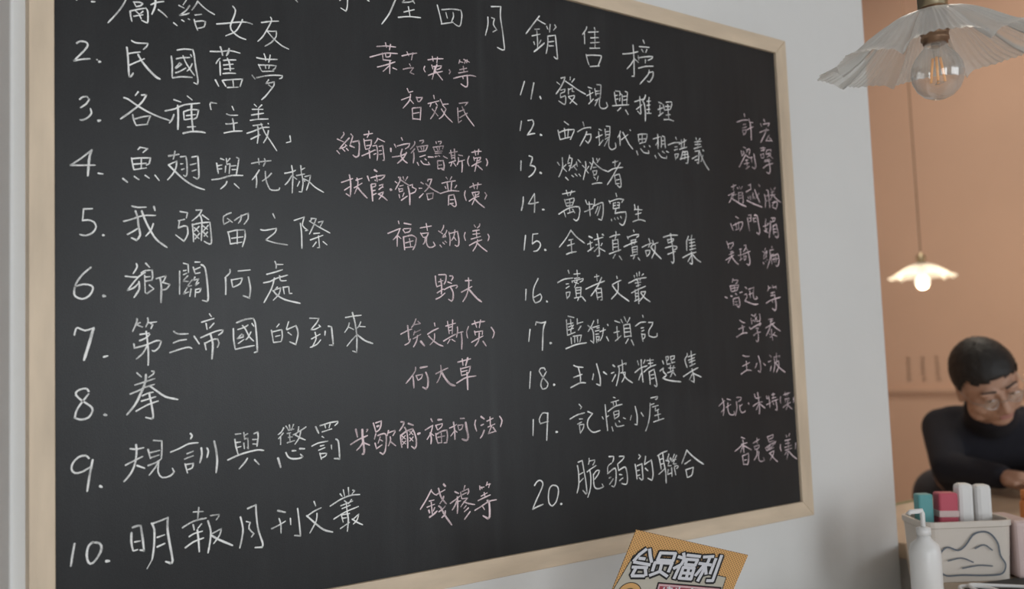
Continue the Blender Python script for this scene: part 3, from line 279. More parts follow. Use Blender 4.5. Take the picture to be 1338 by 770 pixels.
2284,1691 2338,1715 2377,1727/2343,1752 2348,1696 2350,1647*1.4/2316,1613 2349,1628 2364,1656/2414,1799 2397,1764 2374,1737*1.1/2396,1758 2451,1767/2430,1783 2451,1767/2402,1711 2390,1684/2394,1699 2449,1720/2386,1656 2452,1689/2423,1680 2414,1640 2387,1598*1.3/2450,1636 2479,1604*2/2571,1770 2575,1748*1.2/2510,1688 2548,1710 2604,1732*1.1/2569,1691 2564,1644 2526,1610/2517,1675 2560,1637 2603,1611 2639,1599*1.2/2669,1747 2757,1769/2685,1782 2697,1690/2731,1792 2723,1689*1.2/2698,1738 2729,1744/2697,1712 2728,1719/2645,1636 2695,1661 2753,1686*1.1/2702,1648 2679,1617/2718,1648 2747,1631/2771,1740 2772,1711 2760,1663*1.1/2771,1695 2820,1704/2804,1698 2808,1647 2803,1573*1.4/2872,1743 2852,1701 2860,1656/2903,1759 2963,1775 3023,1781*1.1/2928,1785 2946,1736*1.1/2984,1791 2969,1733*1.1/2925,1707 2931,1677/2932,1700 3000,1709 2995,1680/2894,1623 2942,1645 3002,1670/2968,1693 2957,1631 2924,1593*1.3/3000,1628 3027,1594*1.4/3081,1735 3108,1695 3090,1653*1.2
@author_eight p
2399,1450 2395,1423 2359,1380 2315,1337*1.1/2374,1384 2378,1349 2379,1302*1.4/2439,1445 2498,1453*1.5/2400,1390 2416,1355/2403,1390 2455,1398 2445,1371 2416,1355/2484,1410 2500,1369 2498,1314 2483,1290 2454,1304*1.6/2569,1397 2623,1418 2675,1436*1.2/2614,1456 2614,1405 2597,1361 2575,1331/2617,1410 2651,1358 2691,1316 2733,1303*2/2765,1477 2880,1499*1.2/2805,1499 2810,1452*1.2/2855,1505 2834,1449*1.8/2787,1430 2794,1376*1.1/2793,1427 2877,1443 2863,1402 2847,1387/2795,1404 2848,1413/2794,1376 2850,1387/2749,1322 2833,1359 2924,1369*1.2/2844,1397 2845,1336 2845,1269*1.8
@author_nine p
1907,1037 1918,985*1.6/1992,1031 2000,1031 1989,1015/1865,937 1924,966 1996,989*1.2/1957,1032 1958,972 1965,915 1966,873 1952,864*1.9/1957,944 1938,918 1909,894*1.1/1971,939 2010,922*1.4/2044,1071 2054,1037 2061,1010*1.2/2063,1072 2107,1083 2103,1052 2088,1022 2061,1008*1.2/2073,1047 2087,1051*1.3/2061,996 2049,961*1.2/2076,983 2123,994 2142,978 2140,921 2130,869 2113,850 2089,865*1.3/2095,972 2077,930/2094,953 2113,942/2053,932 2063,893 2107,916*1.2/2162,1012 2150,977*1.2/2161,996 2211,1009 2214,999 2196,974*1.2/2174,966 2176,942 2158,905*1.2/2178,932 2216,901*1.3/2263,1066 2291,1064 2279,1036 2250,1004*1.4/2325,1050 2364,1036*1.6/2258,974 2259,931 2266,886*1.2/2260,969 2306,997 2357,1011 2373,980 2386,931 2384,887 2369,868 2345,887*1.4/2293,1025 2309,995 2315,946 2313,878*1.3/2271,964 2298,942/2296,967 2268,940/2270,930 2297,908/2298,928 2272,905/2334,993 2362,967/2357,996 2330,969/2333,949 2360,923/2361,952 2332,925/2402,971 2419,975*1.8/2515,1072 2526,1051*1.3/2576,1061 2606,1061*1.8/2463,994 2495,1009 2528,1024/2528,1024 2511,971 2477,926*1.1/2505,971 2513,931 2508,892*1.4/2514,965 2534,949/2554,1022 2567,989*1.2/2557,1022 2611,1032 2604,1009 2570,987/2552,963 2556,928 2567,892*1.3/2557,957 2605,976 2647,981 2652,940 2644,891 2620,890*1.3/2568,934 2628,940/2599,964 2599,892/2567,892 2602,894/2672,994 2714,1006 2736,1018/2709,1034 2716,976 2716,908*1.5/2716,971 2681,936/2722,971 2737,959/2745,1007 2753,976/2745,1009 2791,1011 2780,982 2756,973/2770,1058 2805,1057*1.4/2816,1025 2823,979 2833,932 2832,907 2816,893 2780,905*2/2906,1037 2897,1004 2912,955*1.2/2957,1060 2985,1042*1.6/2954,995 2977,1002*1.3/2981,955 2964,923 2944,901*1.3/3009,1023 3068,1042*1.1/3039,1052 3040,990*1.3/3017,978 3082,997/3052,984 3018,929 3086,942*1.2/3064,972 3089,940*1.4/3129,1052 3150,1019 3133,973*1.3
@author_ten p
2499,563 2455,499 2402,435*1.2/2499,553 2520,531 2543,519/2478,484 2519,488/2459,443 2523,457/2495,475 2501,391*1.3/2473,419 2478,401*1.5/2523,433 2510,410/2477,370 2509,385 2542,406*1.4/2560,566 2570,531 2583,495 2623,448*1.4/2543,524 2615,551*1.2/2602,505 2595,484 2567,455*1.3/2605,591 2619,576*1.6/2558,439 2575,427 2597,385 2630,336 2664,291*1.6/2556,399 2592,415 2614,435/2612,398 2608,373 2581,355*1.3/2701,527 2733,511*1.5/2656,447 2707,471 2745,492*1.1/2720,487 2721,425 2715,368*1.5/2713,455 2694,423 2672,398*1.3/2725,454 2749,456/2790,562 2780,536/2749,519 2759,470/2764,522 2819,536 2822,513 2809,495*1.2/2766,499 2806,510/2759,470 2811,469/2807,467 2773,439 2747,411/2776,446 2815,429 2873,414*1.3/2796,416 2774,398/2814,396 2776,373*1.2/2828,367 2805,345 2777,318*1.3/2922,546 2924,518*1.3/2924,533 2962,534/2992,567 2981,542/2991,549 3020,551/3013,552 3003,525*1.1/2934,537 2943,523/2931,469 2988,488*1.1/2960,493 2968,457/2902,439 2952,454 3016,470*1.1/2871,372 2931,395 3001,423 3071,428*1.2/2986,430 3001,428 3005,376 3002,310 2986,297 2943,323*1.9/2943,391 2958,367*1.3
@line_eleven w
3887,3813 3932,3829 3918,3795 3878,3732 3827,3671*1.2/3841,3772 3872,3756/3934,3794 3994,3771 4066,3740 4152,3714*1.2/3990,3838 3986,3812/4034,3829 4003,3795/3877,3710 3926,3726 3917,3700 3876,3681 3874,3649/3874,3646 3923,3669 3930,3651 3924,3605 3907,3593 3852,3614*1.1/3963,3735 3961,3687/3963,3725 4009,3748 4003,3718 4024,3718/3960,3667 4026,3686 4021,3663 3973,3609/3960,3664 4003,3635 4050,3610*1.1/4185,3780 4227,3775*1.2/4164,3702 4238,3742/4200,3753 4204,3702 4207,3657/4183,3634 4238,3684*1.2/4261,3778 4270,3717/4284,3817 4332,3821 4328,3765 4317,3711/4272,3757 4316,3766/4271,3734 4314,3743/4259,3673 4321,3708/4294,3695 4252,3627/4312,3704 4304,3637 4328,3614 4371,3620 4400,3644 4387,3675/4487,3777 4492,3721 4502,3673*1.1/4489,3747 4521,3758/4496,3715 4528,3726/4501,3792 4550,3796 4553,3773 4547,3755/4553,3776 4579,3766 4574,3686*1.1/4550,3736 4544,3708/4617,3805 4644,3799 4628,3693*1.1/4592,3755 4632,3766/4594,3722 4630,3734/4457,3654 4555,3673 4654,3690*1.1/4554,3650 4512,3615*1.1/4611,3637 4640,3601*1.3/4725,3726 4785,3749 4846,3767/4792,3783 4793,3729 4796,3635 4786,3623 4756,3646*1.1/4743,3661 4815,3712/4863,3806 4857,3785 4826,3747 4843,3722 4852,3649 4846,3567*1.4/4908,3789 4902,3764/4877,3751 4925,3760/4875,3713 4918,3725/4872,3675 4915,3684/4870,3641 4926,3648/4902,3764 4896,3648/5028,3764 5070,3756/5014,3694 5077,3719/5041,3738 5039,3645/5019,3636 5079,3675*1.2/5084,3748 5099,3695/5124,3777 5193,3790 5196,3763 5173,3718/5107,3734 5170,3745/5110,3703 5168,3714/5142,3756 5147,3625/5116,3655 5170,3669/5084,3610 5152,3620 5209,3612*1.1
@numeral_eleven w
3500,3727 3453,3609*1.3/3596,3729 3578,3664 3559,3590*1.4/3656,3622 3663,3607*1.8
@line_twelve w
3903,3445 3949,3424*1.1/3831,3364 3840,3321 3850,3286*1.2/3837,3343 3907,3373 4001,3391 4005,3378 3960,3300*1.1/3900,3388 3907,3304/3944,3387 3932,3310/3850,3288 3961,3322/4108,3467 4119,3433*1.1/4041,3375 4114,3414 4194,3433 4193,3423/4145,3388 4126,3348 4063,3258*1.2/4131,3361 4191,3374 4188,3335 4156,3290 4128,3310*1.2/4287,3428 4316,3420/4248,3349 4322,3383/4281,3404 4287,3288/4278,3286 4328,3338*1.1/4356,3436 4360,3368/4370,3464 4414,3466 4410,3406 4398,3359/4367,3414 4402,3422/4366,3388 4401,3395/4354,3348 4399,3372/4385,3351 4338,3284/4398,3353 4390,3293 4410,3266 4431,3265/4430,3264 4472,3287 4469,3329/4534,3439 4528,3415 4500,3379/4527,3398 4526,3313*1.2/4543,3364 4626,3420/4565,3432 4597,3386 4630,3337 4676,3295*1.2/4652,3466 4660,3457/4749,3434 4754,3371/4749,3430 4781,3441 4860,3451 4858,3426 4832,3373*1.1/4755,3391 4839,3407/4799,3436 4795,3368/4762,3355 4832,3376/4721,3283 4734,3249*1.3/4772,3309 4807,3279 4871,3277 4868,3302*1.1/4815,3337 4824,3328*1.2/4881,3348 4892,3339*1.2/4932,3414 5023,3445/4994,3462 4993,3390 4989,3332*1.3/4986,3390 4961,3360/5037,3443 5037,3382 5030,3347/5052,3455 5080,3451 5081,3400 5084,3349*1.2/5044,3410 5078,3417/5042,3379 5080,3386/4945,3266 4962,3241*1.2/4993,3292 5029,3258 5090,3254 5096,3275/5042,3314 5070,3300/5095,3319 5123,3312/5224,3464 5233,3441/5123,3381 5202,3410 5279,3420*1.1/5209,3371 5239,3377/5197,3340 5242,3355/5202,3303 5210,3255/5209,3304 5248,3311 5236,3282 5211,3269/5265,3403 5362,3452/5297,3448 5296,3368/5338,3460 5327,3378/5266,3355 5362,3386/5309,3342 5291,3298 5274,3258/5309,3335 5369,3348 5375,3293 5365,3236 5341,3234*1.1/5307,3307 5367,3320/5269,3265 5390,3301/5339,3345 5329,3271/5494,3488 5503,3471/5550,3487 5533,3471/5476,3447 5568,3464/5479,3423 5556,3435/5461,3382 5564,3414/5517,3462 5513,3398/5474,3359 5536,3372/5429,3284 5501,3320/5526,3371 5521,3307 5511,3250 5491,3255/5468,3274 5509,3285/5531,3372 5562,3311 5607,3245 5650,3200*1.3/5579,3334 5548,3268/5582,3381 5592,3375*1.3
@numeral_twelve w
3453,3393 3435,3314*1.3/3518,3407 3565,3419 3578,3390 3549,3337 3505,3286 3543,3299 3586,3309*1.2/3645,3304 3657,3303*1.7
@line_thirteen w
3811,3092 3832,3069*1.2/3864,3137 3864,3065 3843,3012 3818,2971*1.2/3902,3083 3873,3058/3868,3051 3904,3024/3944,3166 3938,3144 3922,3106/3947,3145 3970,3140 3958,3088 3932,3035*1.2/3921,3095 3945,3101/3934,3075 3958,3084/4016,3116 4023,3080/4010,3097 3957,3059/3981,3079 4017,3046/4036,3136 4063,3116*1.2/3892,2974 3918,2953*1.3/3958,2997 3980,2985/3996,3012 4018,2996/4037,3015 4056,2999/4081,3093 4103,3076/4116,3129 4118,3081 4083,2972*1.1/4152,3092 4127,3064/4117,3059 4144,3032/4200,3167 4203,3141 4170,3064*1.1/4164,3126 4182,3113/4203,3141 4245,3108 4302,3080 4365,3066*1.2/4244,3167 4252,3142/4278,3171 4246,3131/4200,3086 4239,3093/4193,3055 4206,3023/4198,3056 4242,3064 4231,3033 4201,3019/4205,3005 4223,2988/4254,3017 4237,2974/4182,2942 4236,2956 4293,2961*1.1/4430,3152 4491,3170*1.2/4456,3174 4453,3121*1.1/4370,3066 4442,3101 4544,3120*1.1/4516,3157 4461,3084 4406,3011 4353,2951*1.2/4443,3037 4453,2963*1.1/4448,3041 4499,3057 4512,3013 4513,2953 4497,2938 4468,2957*1.2/4460,3001 4501,3011/4458,2967 4494,2974
@numeral_thirteen w
3433,3066 3427,2990*1.4/3516,3117 3548,3112 3547,3091 3523,3039 3566,3036 3576,3013 3546,2971 3505,2943*1.3/3624,2989 3636,2986*1.8
@line_fourteen w
3848,2831 3915,2846 3989,2865/3892,2866 3908,2820/3950,2866 3931,2826/3868,2787 3887,2732/3879,2783 3969,2807 3973,2790 3949,2745/3888,2758 3955,2770/3923,2795 3926,2739/3892,2733 3954,2745/3800,2660 3885,2706 3965,2733 4021,2737 4031,2707 4009,2632 3980,2618 3959,2629*1.1/3857,2687 3873,2641/3920,2734 3919,2678/3895,2672 3962,2694/3952,2711 3973,2682/4098,2799 4113,2765 4177,2770/4081,2698 4181,2735/4137,2785 4140,2723 4142,2667*1.2/4203,2816 4194,2771 4169,2734/4193,2758 4277,2790 4294,2778 4289,2698 4268,2639 4233,2646*1.2/4234,2752 4201,2692/4263,2763 4223,2676/4449,2884 4456,2854/4363,2814 4377,2789/4378,2807 4470,2836 4536,2836 4510,2807/4413,2796 4410,2746/4425,2797 4443,2802/4462,2804 4486,2805 4477,2760/4418,2774 4442,2778/4460,2781 4478,2782/4416,2747 4483,2760/4440,2748 4426,2707 4486,2720 4554,2729 4557,2688 4529,2624 4503,2609 4474,2625*1.2/4381,2655 4385,2638/4417,2666 4428,2652/4453,2673 4465,2660/4490,2684 4501,2671/4663,2800 4667,2768 4659,2750/4660,2759 4754,2760/4669,2714 4739,2732/4705,2789 4701,2670*1.1/4634,2648 4716,2671 4785,2662*1.1
@numeral_fourteen w
3441,2776 3436,2726 3417,2665*1.4/3555,2811 3490,2725 3532,2728 3594,2745*1.1/3555,2811 3556,2743 3547,2658*1.3/3633,2687 3649,2688*1.5
@line_fifteen w
3924,2535 3866,2461 3791,2386*1.1/3924,2532 3979,2482 4066,2433*1.4/3897,2450 3942,2460/3879,2402 3956,2425/3921,2454 3922,2342*1.1/3865,2331 3915,2348 3972,2357*1.2/4119,2492 4156,2481*1.6/4099,2425 4153,2443/4129,2451 4133,2376/4099,2365 4163,2403*1.2/4176,2466 4274,2493/4212,2516 4224,2443 4226,2336 4201,2328*1.4/4190,2423 4211,2427/4170,2368 4218,2405/4262,2439 4248,2419/4226,2399 4292,2373*1.3/4271,2517 4283,2510*1.3/4353,2497 4410,2516 4471,2526/4427,2549 4427,2517 4412,2484/4385,2473 4383,2386*1.2/4389,2470 4446,2483 4448,2434 4449,2380*1.1/4392,2441 4444,2448/4390,2412 4442,2419/4339,2353 4409,2375 4475,2394*1.1/4408,2352 4380,2316*1.1/4455,2338 4481,2307*1.2/4637,2574 4642,2558/4558,2514 4567,2492/4570,2508 4639,2531 4697,2539 4692,2524 4668,2511*1.1/4512,2421 4589,2450 4670,2474*1.1/4600,2480 4606,2438/4604,2480 4658,2493 4638,2449/4607,2464 4661,2470/4609,2422 4614,2364/4618,2422 4672,2435 4668,2372*1.1/4621,2400 4666,2406/4620,2380 4665,2385/4589,2346 4672,2363/4635,2348 4616,2319*1.1/4675,2333 4694,2311*1.2/4730,2427 4796,2453 4852,2469/4817,2507 4829,2471 4808,2431/4769,2399 4784,2347/4774,2399 4824,2405 4818,2378 4784,2347*1.1/4862,2493 4870,2467 4835,2432/4864,2456 4931,2479*1.1/4892,2454 4884,2401 4842,2336*1.1/4835,2432 4900,2375 4958,2334*1.4/5000,2530 5091,2552 5185,2557*1.2/5050,2512 5057,2479/5055,2509 5127,2522 5121,2502 5062,2481/5016,2433 5103,2454 5165,2453 5159,2432 5124,2421*1.1/5045,2377 5142,2408/5092,2565 5105,2484 5117,2383 5117,2316 5101,2298 5088,2311*1.3/5323,2553 5294,2503/5295,2507 5293,2421*1.3/5368,2565 5361,2541/5325,2518 5405,2533/5333,2491 5403,2505/5335,2461 5411,2476/5333,2430 5413,2447/5361,2537 5361,2434/5235,2353 5320,2388 5416,2412*1.1/5353,2413 5358,2311 5343,2300 5324,2309*1.3/5349,2379 5300,2319/5369,2386 5416,2347 5473,2321*1.3
@numeral_fifteen w
3449,2467 3428,2347*1.4/3522,2480 3575,2487*1.1/3522,2478 3513,2404/3514,2401 3561,2428 3594,2411 3593,2384 3561,2349 3523,2342*1.2/3641,2359 3651,2356*1.9
@line_sixteen w
3876,2199 3884,2174/3759,2095 3828,2124 3922,2137*1.1/3848,2084 3875,2089/3844,2050 3880,2068/3844,2016 3850,1964/3850,2016 3886,2021 3875,1987 3852,1970/3935,2169 4002,2175/3970,2202 3973,2151/3939,2133 3997,2140/3910,2111 3915,2098/3915,2111 4034,2135 4027,2118 3998,2104/3937,2103 3981,2091/3971,2121 3935,2060/3945,2052 3952,1979/3951,2056 4007,2061 3997,1988/3955,2035 4000,2040/3954,2009 3999,2014/3930,1971 4014,1984/3974,1971 3962,1950/4019,1976 4049,1946*1.2/4160,2151 4212,2161/4184,2173 4187,2117/4057,2047 4162,2086 4270,2119*1.1/4240,2149 4183,2065 4110,1990*1.2/4171,2043 4183,1961*1.1/4183,2052 4229,2057 4235,1961 4217,1957*1.2/4186,2017 4227,2022/4184,1978 4225,1987/4412,2162 4417,2144*1.1/4357,2090 4409,2113 4460,2130/4426,2105 4416,2034 4340,1967*1.1/4359,2081 4426,2016 4542,1951*1.4/4618,2176 4623,2158/4650,2195 4654,2168/4682,2209 4680,2173/4731,2192 4711,2178/4547,2107 4653,2145 4763,2161*1.1/4641,2145 4652,2127/4690,2151 4683,2132/4626,2109 4695,2119/4637,2082 4687,2096/4659,2136 4661,2078/4578,2023 4659,2055 4748,2084/4622,2050 4623,1965/4660,2060 4657,1930*1.2/4626,2019 4657,2024/4624,1992 4655,1997/4610,1952 4673,1975/4689,2033 4745,2039 4724,2002 4665,1952/4688,2024 4729,1984 4795,1949*1.2
@numeral_sixteen w
3432,2033 3423,1948*1.4/3559,2124 3510,2044 3500,1961 3520,1927 3567,1942 3587,1975 3575,2000 3506,1970*1.1/3636,1940 3644,1938*1.7
@line_seventeen w
3854,1821 3915,1810*1.1/3834,1791 3838,1665*1.1/3838,1665 3922,1689/3878,1795 3881,1749/3843,1757 3904,1766/3853,1732 3908,1749 3879,1715 3877,1686/3848,1707 3907,1723/3950,1799 3947,1753/3948,1761 4010,1774/3986,1740 3956,1706/3875,1644 3878,1593/3898,1656 3987,1666 3967,1608/3914,1651 3911,1605/3942,1651 3945,1609/3816,1556 3927,1588 4037,1601*1.2/4129,1782 4104,1743 4061,1692/4064,1744 4113,1705 4121,1649 4118,1598 4085,1619*1.1/4175,1791 4173,1760/4114,1726 4190,1743/4160,1722 4189,1726/4141,1696 4187,1704/4145,1670 4180,1674/4150,1653 4152,1601/4150,1649 4184,1652 4170,1610/4154,1623 4183,1627/4192,1691 4257,1708/4234,1721 4219,1656 4188,1614/4265,1647 4286,1612*1.2/4283,1751 4288,1742*1.2/4367,1781 4425,1766*1.1/4349,1681 4414,1693/4387,1733 4392,1619/4362,1611 4430,1654/4476,1816 4498,1777*1.1/4439,1794 4455,1764/4542,1808 4509,1763*1.2/4466,1746 4471,1640*1.1/4472,1746 4538,1754 4549,1644*1.1/4476,1715 4536,1719/4474,1684 4540,1688/4471,1645 4544,1652/4512,1626 4479,1587*1.1/4548,1617 4573,1572*1.2/4696,1828 4701,1810*1.1/4604,1736 4667,1767 4730,1771*1.1/4670,1718 4702,1722/4675,1691 4706,1700/4673,1669 4685,1602/4677,1664 4714,1664 4708,1637 4689,1624/4763,1767 4817,1767 4803,1740 4762,1695 4759,1650 4814,1636 4859,1644 4861,1671
@numeral_seventeen w
3456,1716 3439,1623*1.5/3513,1751 3521,1775 3576,1767 3619,1777*1.1/3615,1775 3589,1713 3572,1549*1.5/3655,1605 3666,1605*1.8
@line_eighteen w
3890,1419 3931,1405 3991,1400*1.2/3884,1321 3931,1332 3976,1343*1.1/3939,1402 3956,1338 3956,1277*1.2/3851,1240 3952,1274 4010,1271*1.3/4102,1342 4086,1293*1.2/4139,1424 4157,1367 4173,1299 4170,1243 4129,1257*1.4/4214,1353 4246,1333*1.7/4322,1408 4342,1395*1.6/4299,1340 4331,1348*1.2/4347,1326 4305,1271*1.3/4385,1400 4392,1362 4374,1294 4349,1232*1.1/4376,1394 4477,1423 4468,1407/4427,1446 4432,1392 4429,1342/4407,1340 4459,1344 4448,1303 4415,1261/4433,1339 4469,1290 4540,1249*1.2/4609,1435 4620,1399*1.1/4699,1442 4679,1411*1.1/4572,1337 4641,1373 4722,1390*1.1/4652,1443 4653,1366 4663,1250*1.4/4646,1328 4612,1272*1.1/4721,1435 4802,1439/4758,1450 4760,1421 4762,1382/4737,1409 4796,1414/4678,1337 4748,1376 4827,1396/4741,1338 4746,1286 4747,1228*1.3/4745,1337 4801,1358 4815,1296 4828,1224 4818,1205 4796,1219*1.2/4761,1308 4798,1313/4764,1275 4800,1281/4911,1427 4923,1400*1.2/4873,1340 4916,1364 4914,1332 4953,1304 4939,1292 4901,1277 4978,1254 5127,1235*1.4/4955,1462 4965,1396/4955,1462 4988,1464 4982,1438 4967,1428/4965,1396 5007,1401/5011,1463 5026,1407/5016,1463 5063,1469 5057,1446 5028,1433/5026,1407 5064,1413/4981,1362 5065,1363/5006,1385 5006,1329/5048,1380 5031,1341/4964,1320 5044,1337/5025,1321 4998,1283/5039,1321 5065,1294*1.1/5227,1485 5225,1462 5194,1432 5217,1361*1.1/5281,1504 5279,1467/5239,1455 5333,1476/5241,1424 5321,1446/5250,1404 5324,1422/5252,1370 5326,1392/5283,1467 5282,1380/5163,1280 5268,1323 5358,1354*1.1/5279,1346 5298,1278 5299,1225 5261,1240*1.2/5280,1299 5238,1247/5300,1302 5395,1268*1.4
@numeral_eighteen w
3445,1382 3429,1251*1.3/3592,1392 3582,1407 3547,1406 3531,1385 3566,1334 3610,1291 3612,1270 3596,1247 3558,1240 3542,1270 3554,1311 3603,1377*1.2/3676,1270 3685,1270*1.9
@line_nineteen w
3930,1101 3956,1077 3943,1062/3827,987 3903,1015 3984,1028*1.1/3926,981 3962,980/3905,941 3949,956/3923,935 3931,865/3929,934 3972,936 3964,904 3932,869/4021,1036 4070,1017 4017,966 4014,910 4067,864 4146,873*1.2/4213,1081 4220,981 4229,867*1.2/4175,984 4187,964/4226,981 4249,989/4310,1138 4332,1132/4282,1097 4370,1111/4304,1095 4309,1071/4337,1103 4341,1074/4241,1023 4321,1061 4407,1075/4305,1014 4314,956/4312,1018 4364,1025 4362,982 4321,961/4314,990 4356,997/4278,892 4289,858/4319,923 4336,893 4415,897/4359,939 4371,929/4413,960 4438,950/4506,973 4490,936/4555,1048 4573,969 4568,892 4541,898*1.2/4622,991 4647,960*1.3/4746,1111 4830,1120 4822,1103 4800,1094/4736,1067 4722,960 4696,883 4665,831*1.1/4742,1052 4784,1060/4761,1032 4832,1043/4796,1025 4794,995 4836,1008/4784,956 4854,967/4822,998 4830,919/4766,903 4894,925
@numeral_nineteen w
3453,1006 3444,882*1.3/3596,1047 3549,1052 3513,1007 3522,970 3604,983*1.1/3601,1048 3579,836*1.5/3679,894 3693,893*1.7
@line_twenty w
3884,609 3893,558 3891,457 3868,391*1.2/3894,635 3938,646 3950,570 3965,485 3974,379 3962,374 3932,405*1.2/3904,536 3944,550/3900,474 3942,502/4011,655 4013,634 4002,608*1.1/4009,634 4070,638 4069,620 4048,597/3984,549 4034,572 4084,591/4013,564 4022,503 4012,414 3980,345*1.2/4047,513 4085,549 4118,548 4104,519 4061,481/4051,525 4051,446 4065,411 4105,401 4155,411 4140,437*1.2/4231,651 4281,649 4280,625 4266,602*1.3/4253,594 4214,573 4206,513/4206,513 4279,549 4300,537 4300,476 4288,422 4270,398 4246,408*1.2/4221,475 4242,482*1.1/4266,464 4221,422*1.1/4346,643 4399,641 4389,619 4323,581 4332,525*1.1/4333,528 4389,548 4414,542 4427,482 4424,426 4405,405 4359,418*1.2/4339,494 4368,488*1.1/4375,462 4336,443*1.1/4572,638 4591,623 4565,602*1.2/4523,560 4532,503 4537,437*1.3/4544,546 4602,559 4605,483 4607,433 4593,422 4563,444*1.3/4546,505 4572,509/4547,464 4574,468/4650,618 4643,587 4630,547*1.1/4632,550 4714,581 4724,529 4728,453 4711,407 4664,430*1.3/4639,518 4668,493*1.3/4792,609 4848,630 4913,642*1.1/4806,605 4820,546 4829,491*1.2/4857,626 4865,548 4882,463 4882,367*1.3/4817,575 4859,581/4823,533 4865,539/4799,451 4870,490/4934,613 4913,570 4930,549/4889,562 4934,549/4941,574 4958,553/4930,549 4913,512 4955,511/4950,580 4963,562/4999,605 4977,564 4995,553/5026,592 5000,562/4966,546 5019,561/4995,550 4979,522 5020,521/4911,480 4920,473/4910,470 4903,439 4959,449/4958,492 4957,417*1.1/4990,492 5004,426*1.1/4996,501 5038,504 5037,488 5017,480/5158,627 5118,565 5086,516*1.2/5158,627 5214,580 5287,530 5362,487*1.5/5123,509 5201,538*1.1/5133,459 5147,389*1.2/5138,458 5230,470 5217,425 5200,400 5152,389*1.2
@numeral_twenty w
3440,497 3463,521 3493,531 3518,515 3521,489 3492,440 3448,376 3412,317 3464,331 3517,342*1.3/3622,479 3591,464 3573,408 3577,344 3606,317 3645,342 3671,397 3677,438 3663,468 3622,480*1.2/3697,324 3705,323*2
@author_eleven p
6205,3807 6210,3779*1.6/6090,3712 6173,3740 6254,3753*1.3/6177,3696 6220,3706/6166,3660 6227,3682/6164,3637 6181,3594*1.2/6172,3641 6220,3652 6208,3614 6182,3600/6272,3764 6278,3731 6330,3737*1.4/6233,3651 6277,3673 6331,3694*1.1/6286,3720 6293,3658 6289,3558*1.8/6500,3787 6512,3768*1.5/6443,3739 6458,3712*1.4/6487,3739 6582,3762 6571,3743 6557,3727*1.4/6426,3648 6495,3676 6567,3690*1.3/6532,3704 6510,3655 6430,3548*1.5/6571,3639 6512,3574 6547,3578 6610,3585/6577,3610 6610,3579*1.4
@author_twelve p
6167,3473 6200,3465*1.5/6129,3432 6138,3383 6170,3414/6159,3430 6174,3412/6203,3449 6251,3465 6258,3446 6241,3404*1.3/6228,3451 6204,3420/6185,3393 6086,3268*1.3/6186,3399 6243,3376 6295,3387*1.2/6181,3342 6224,3352/6199,3355 6208,3271/6161,3306 6239,3325/6186,3260 6240,3291*1.3/6273,3379 6278,3334*1.3/6315,3418 6327,3356 6335,3300 6315,3272 6278,3286*1.6/6421,3489 6496,3500/6462,3508 6471,3462/6427,3464 6486,3481/6415,3422 6464,3439/6419,3423 6429,3389/6464,3439 6465,3399 6429,3389/6511,3467 6499,3437/6512,3478 6584,3492 6577,3462/6508,3437 6554,3454 6580,3445 6515,3409/6527,3445 6603,3404*1.3/6476,3371 6557,3393/6466,3358 6574,3380/6442,3290 6507,3328 6603,3354*1.2/6530,3382 6548,3337 6550,3268 6530,3243 6492,3257*1.6
@author_thirteen p
5953,3061 6021,3086*1.3/5988,3089 5980,3036*1.3/5905,2977 5986,3009*1.3/5991,3023 5964,2949/5963,2982 6017,2994/5969,3004 5934,2935 5908,2909*1.3/5944,2953 6020,2925 6084,2902 6154,2887*1.8/6040,3063 6051,3053*1.3/6070,3074 6077,3058/6112,3080 6089,3050*1.3/6052,3017 6049,2927*1.2/6056,3014 6111,3024 6117,2938 6106,2915*1.4/6063,2989 6101,2995/6060,2959 6102,2967/6206,3099 6241,3110*1.2/6237,3116 6238,3071*1.2/6167,3031 6241,3065*1.5/6192,2982 6195,2969*1.3/6219,2999 6228,2957/6268,3028 6259,2971/6172,2947 6271,2921 6394,2898*1.9/6278,2995 6285,2972/6297,3064 6322,3009 6364,2941*1.7/6359,3035 6311,2980/6362,3118 6378,3102*1.6/6441,3027 6453,2968 6442,2896*1.3/6476,3075 6501,3069 6507,2989 6512,2898*1.5/6466,3015 6497,3023/6465,2963 6501,2971/6543,3095 6555,3079*1.2/6611,3107 6591,3088*1.3/6544,3055 6599,3071/6528,3025 6605,3040/6568,3074 6548,3004 6519,2973/6569,3034 6627,2992 6687,2965*1.5/6557,2952 6625,2969 6631,2940 6605,2892 6557,2909*1.4/6590,2972 6549,2917
@author_fourteen p
5991,2779 6031,2763*1.5/5915,2705 5943,2644*1.4/5951,2691 6036,2723 6086,2732 6084,2698 6041,2641*1.3/5986,2715 5997,2660/6028,2728 6027,2662/5980,2648 6039,2665/6166,2776 6173,2715 6184,2648*1.3/6181,2805 6219,2810 6214,2751*1.3/6187,2774 6212,2779/6188,2744 6214,2748/6251,2781 6256,2742*1.2/6261,2804 6309,2810/6259,2776 6294,2784/6256,2745 6291,2750/6279,2814 6312,2802 6323,2729 6338,2657 6322,2622 6290,2640*1.5/6441,2784 6425,2712 6438,2656/6394,2705 6470,2726/6420,2653 6458,2692/6458,2737 6507,2740/6505,2723 6476,2599*1.5/6404,2666 6463,2646/6525,2798 6583,2802 6571,2772 6521,2758*1.2/6547,2794 6545,2771/6509,2763 6509,2672/6544,2719 6550,2634*1.3/6549,2719 6595,2739 6609,2694 6621,2632 6600,2603 6566,2617*1.5/6550,2685 6600,2694/6552,2657 6601,2662
@author_fifteen p
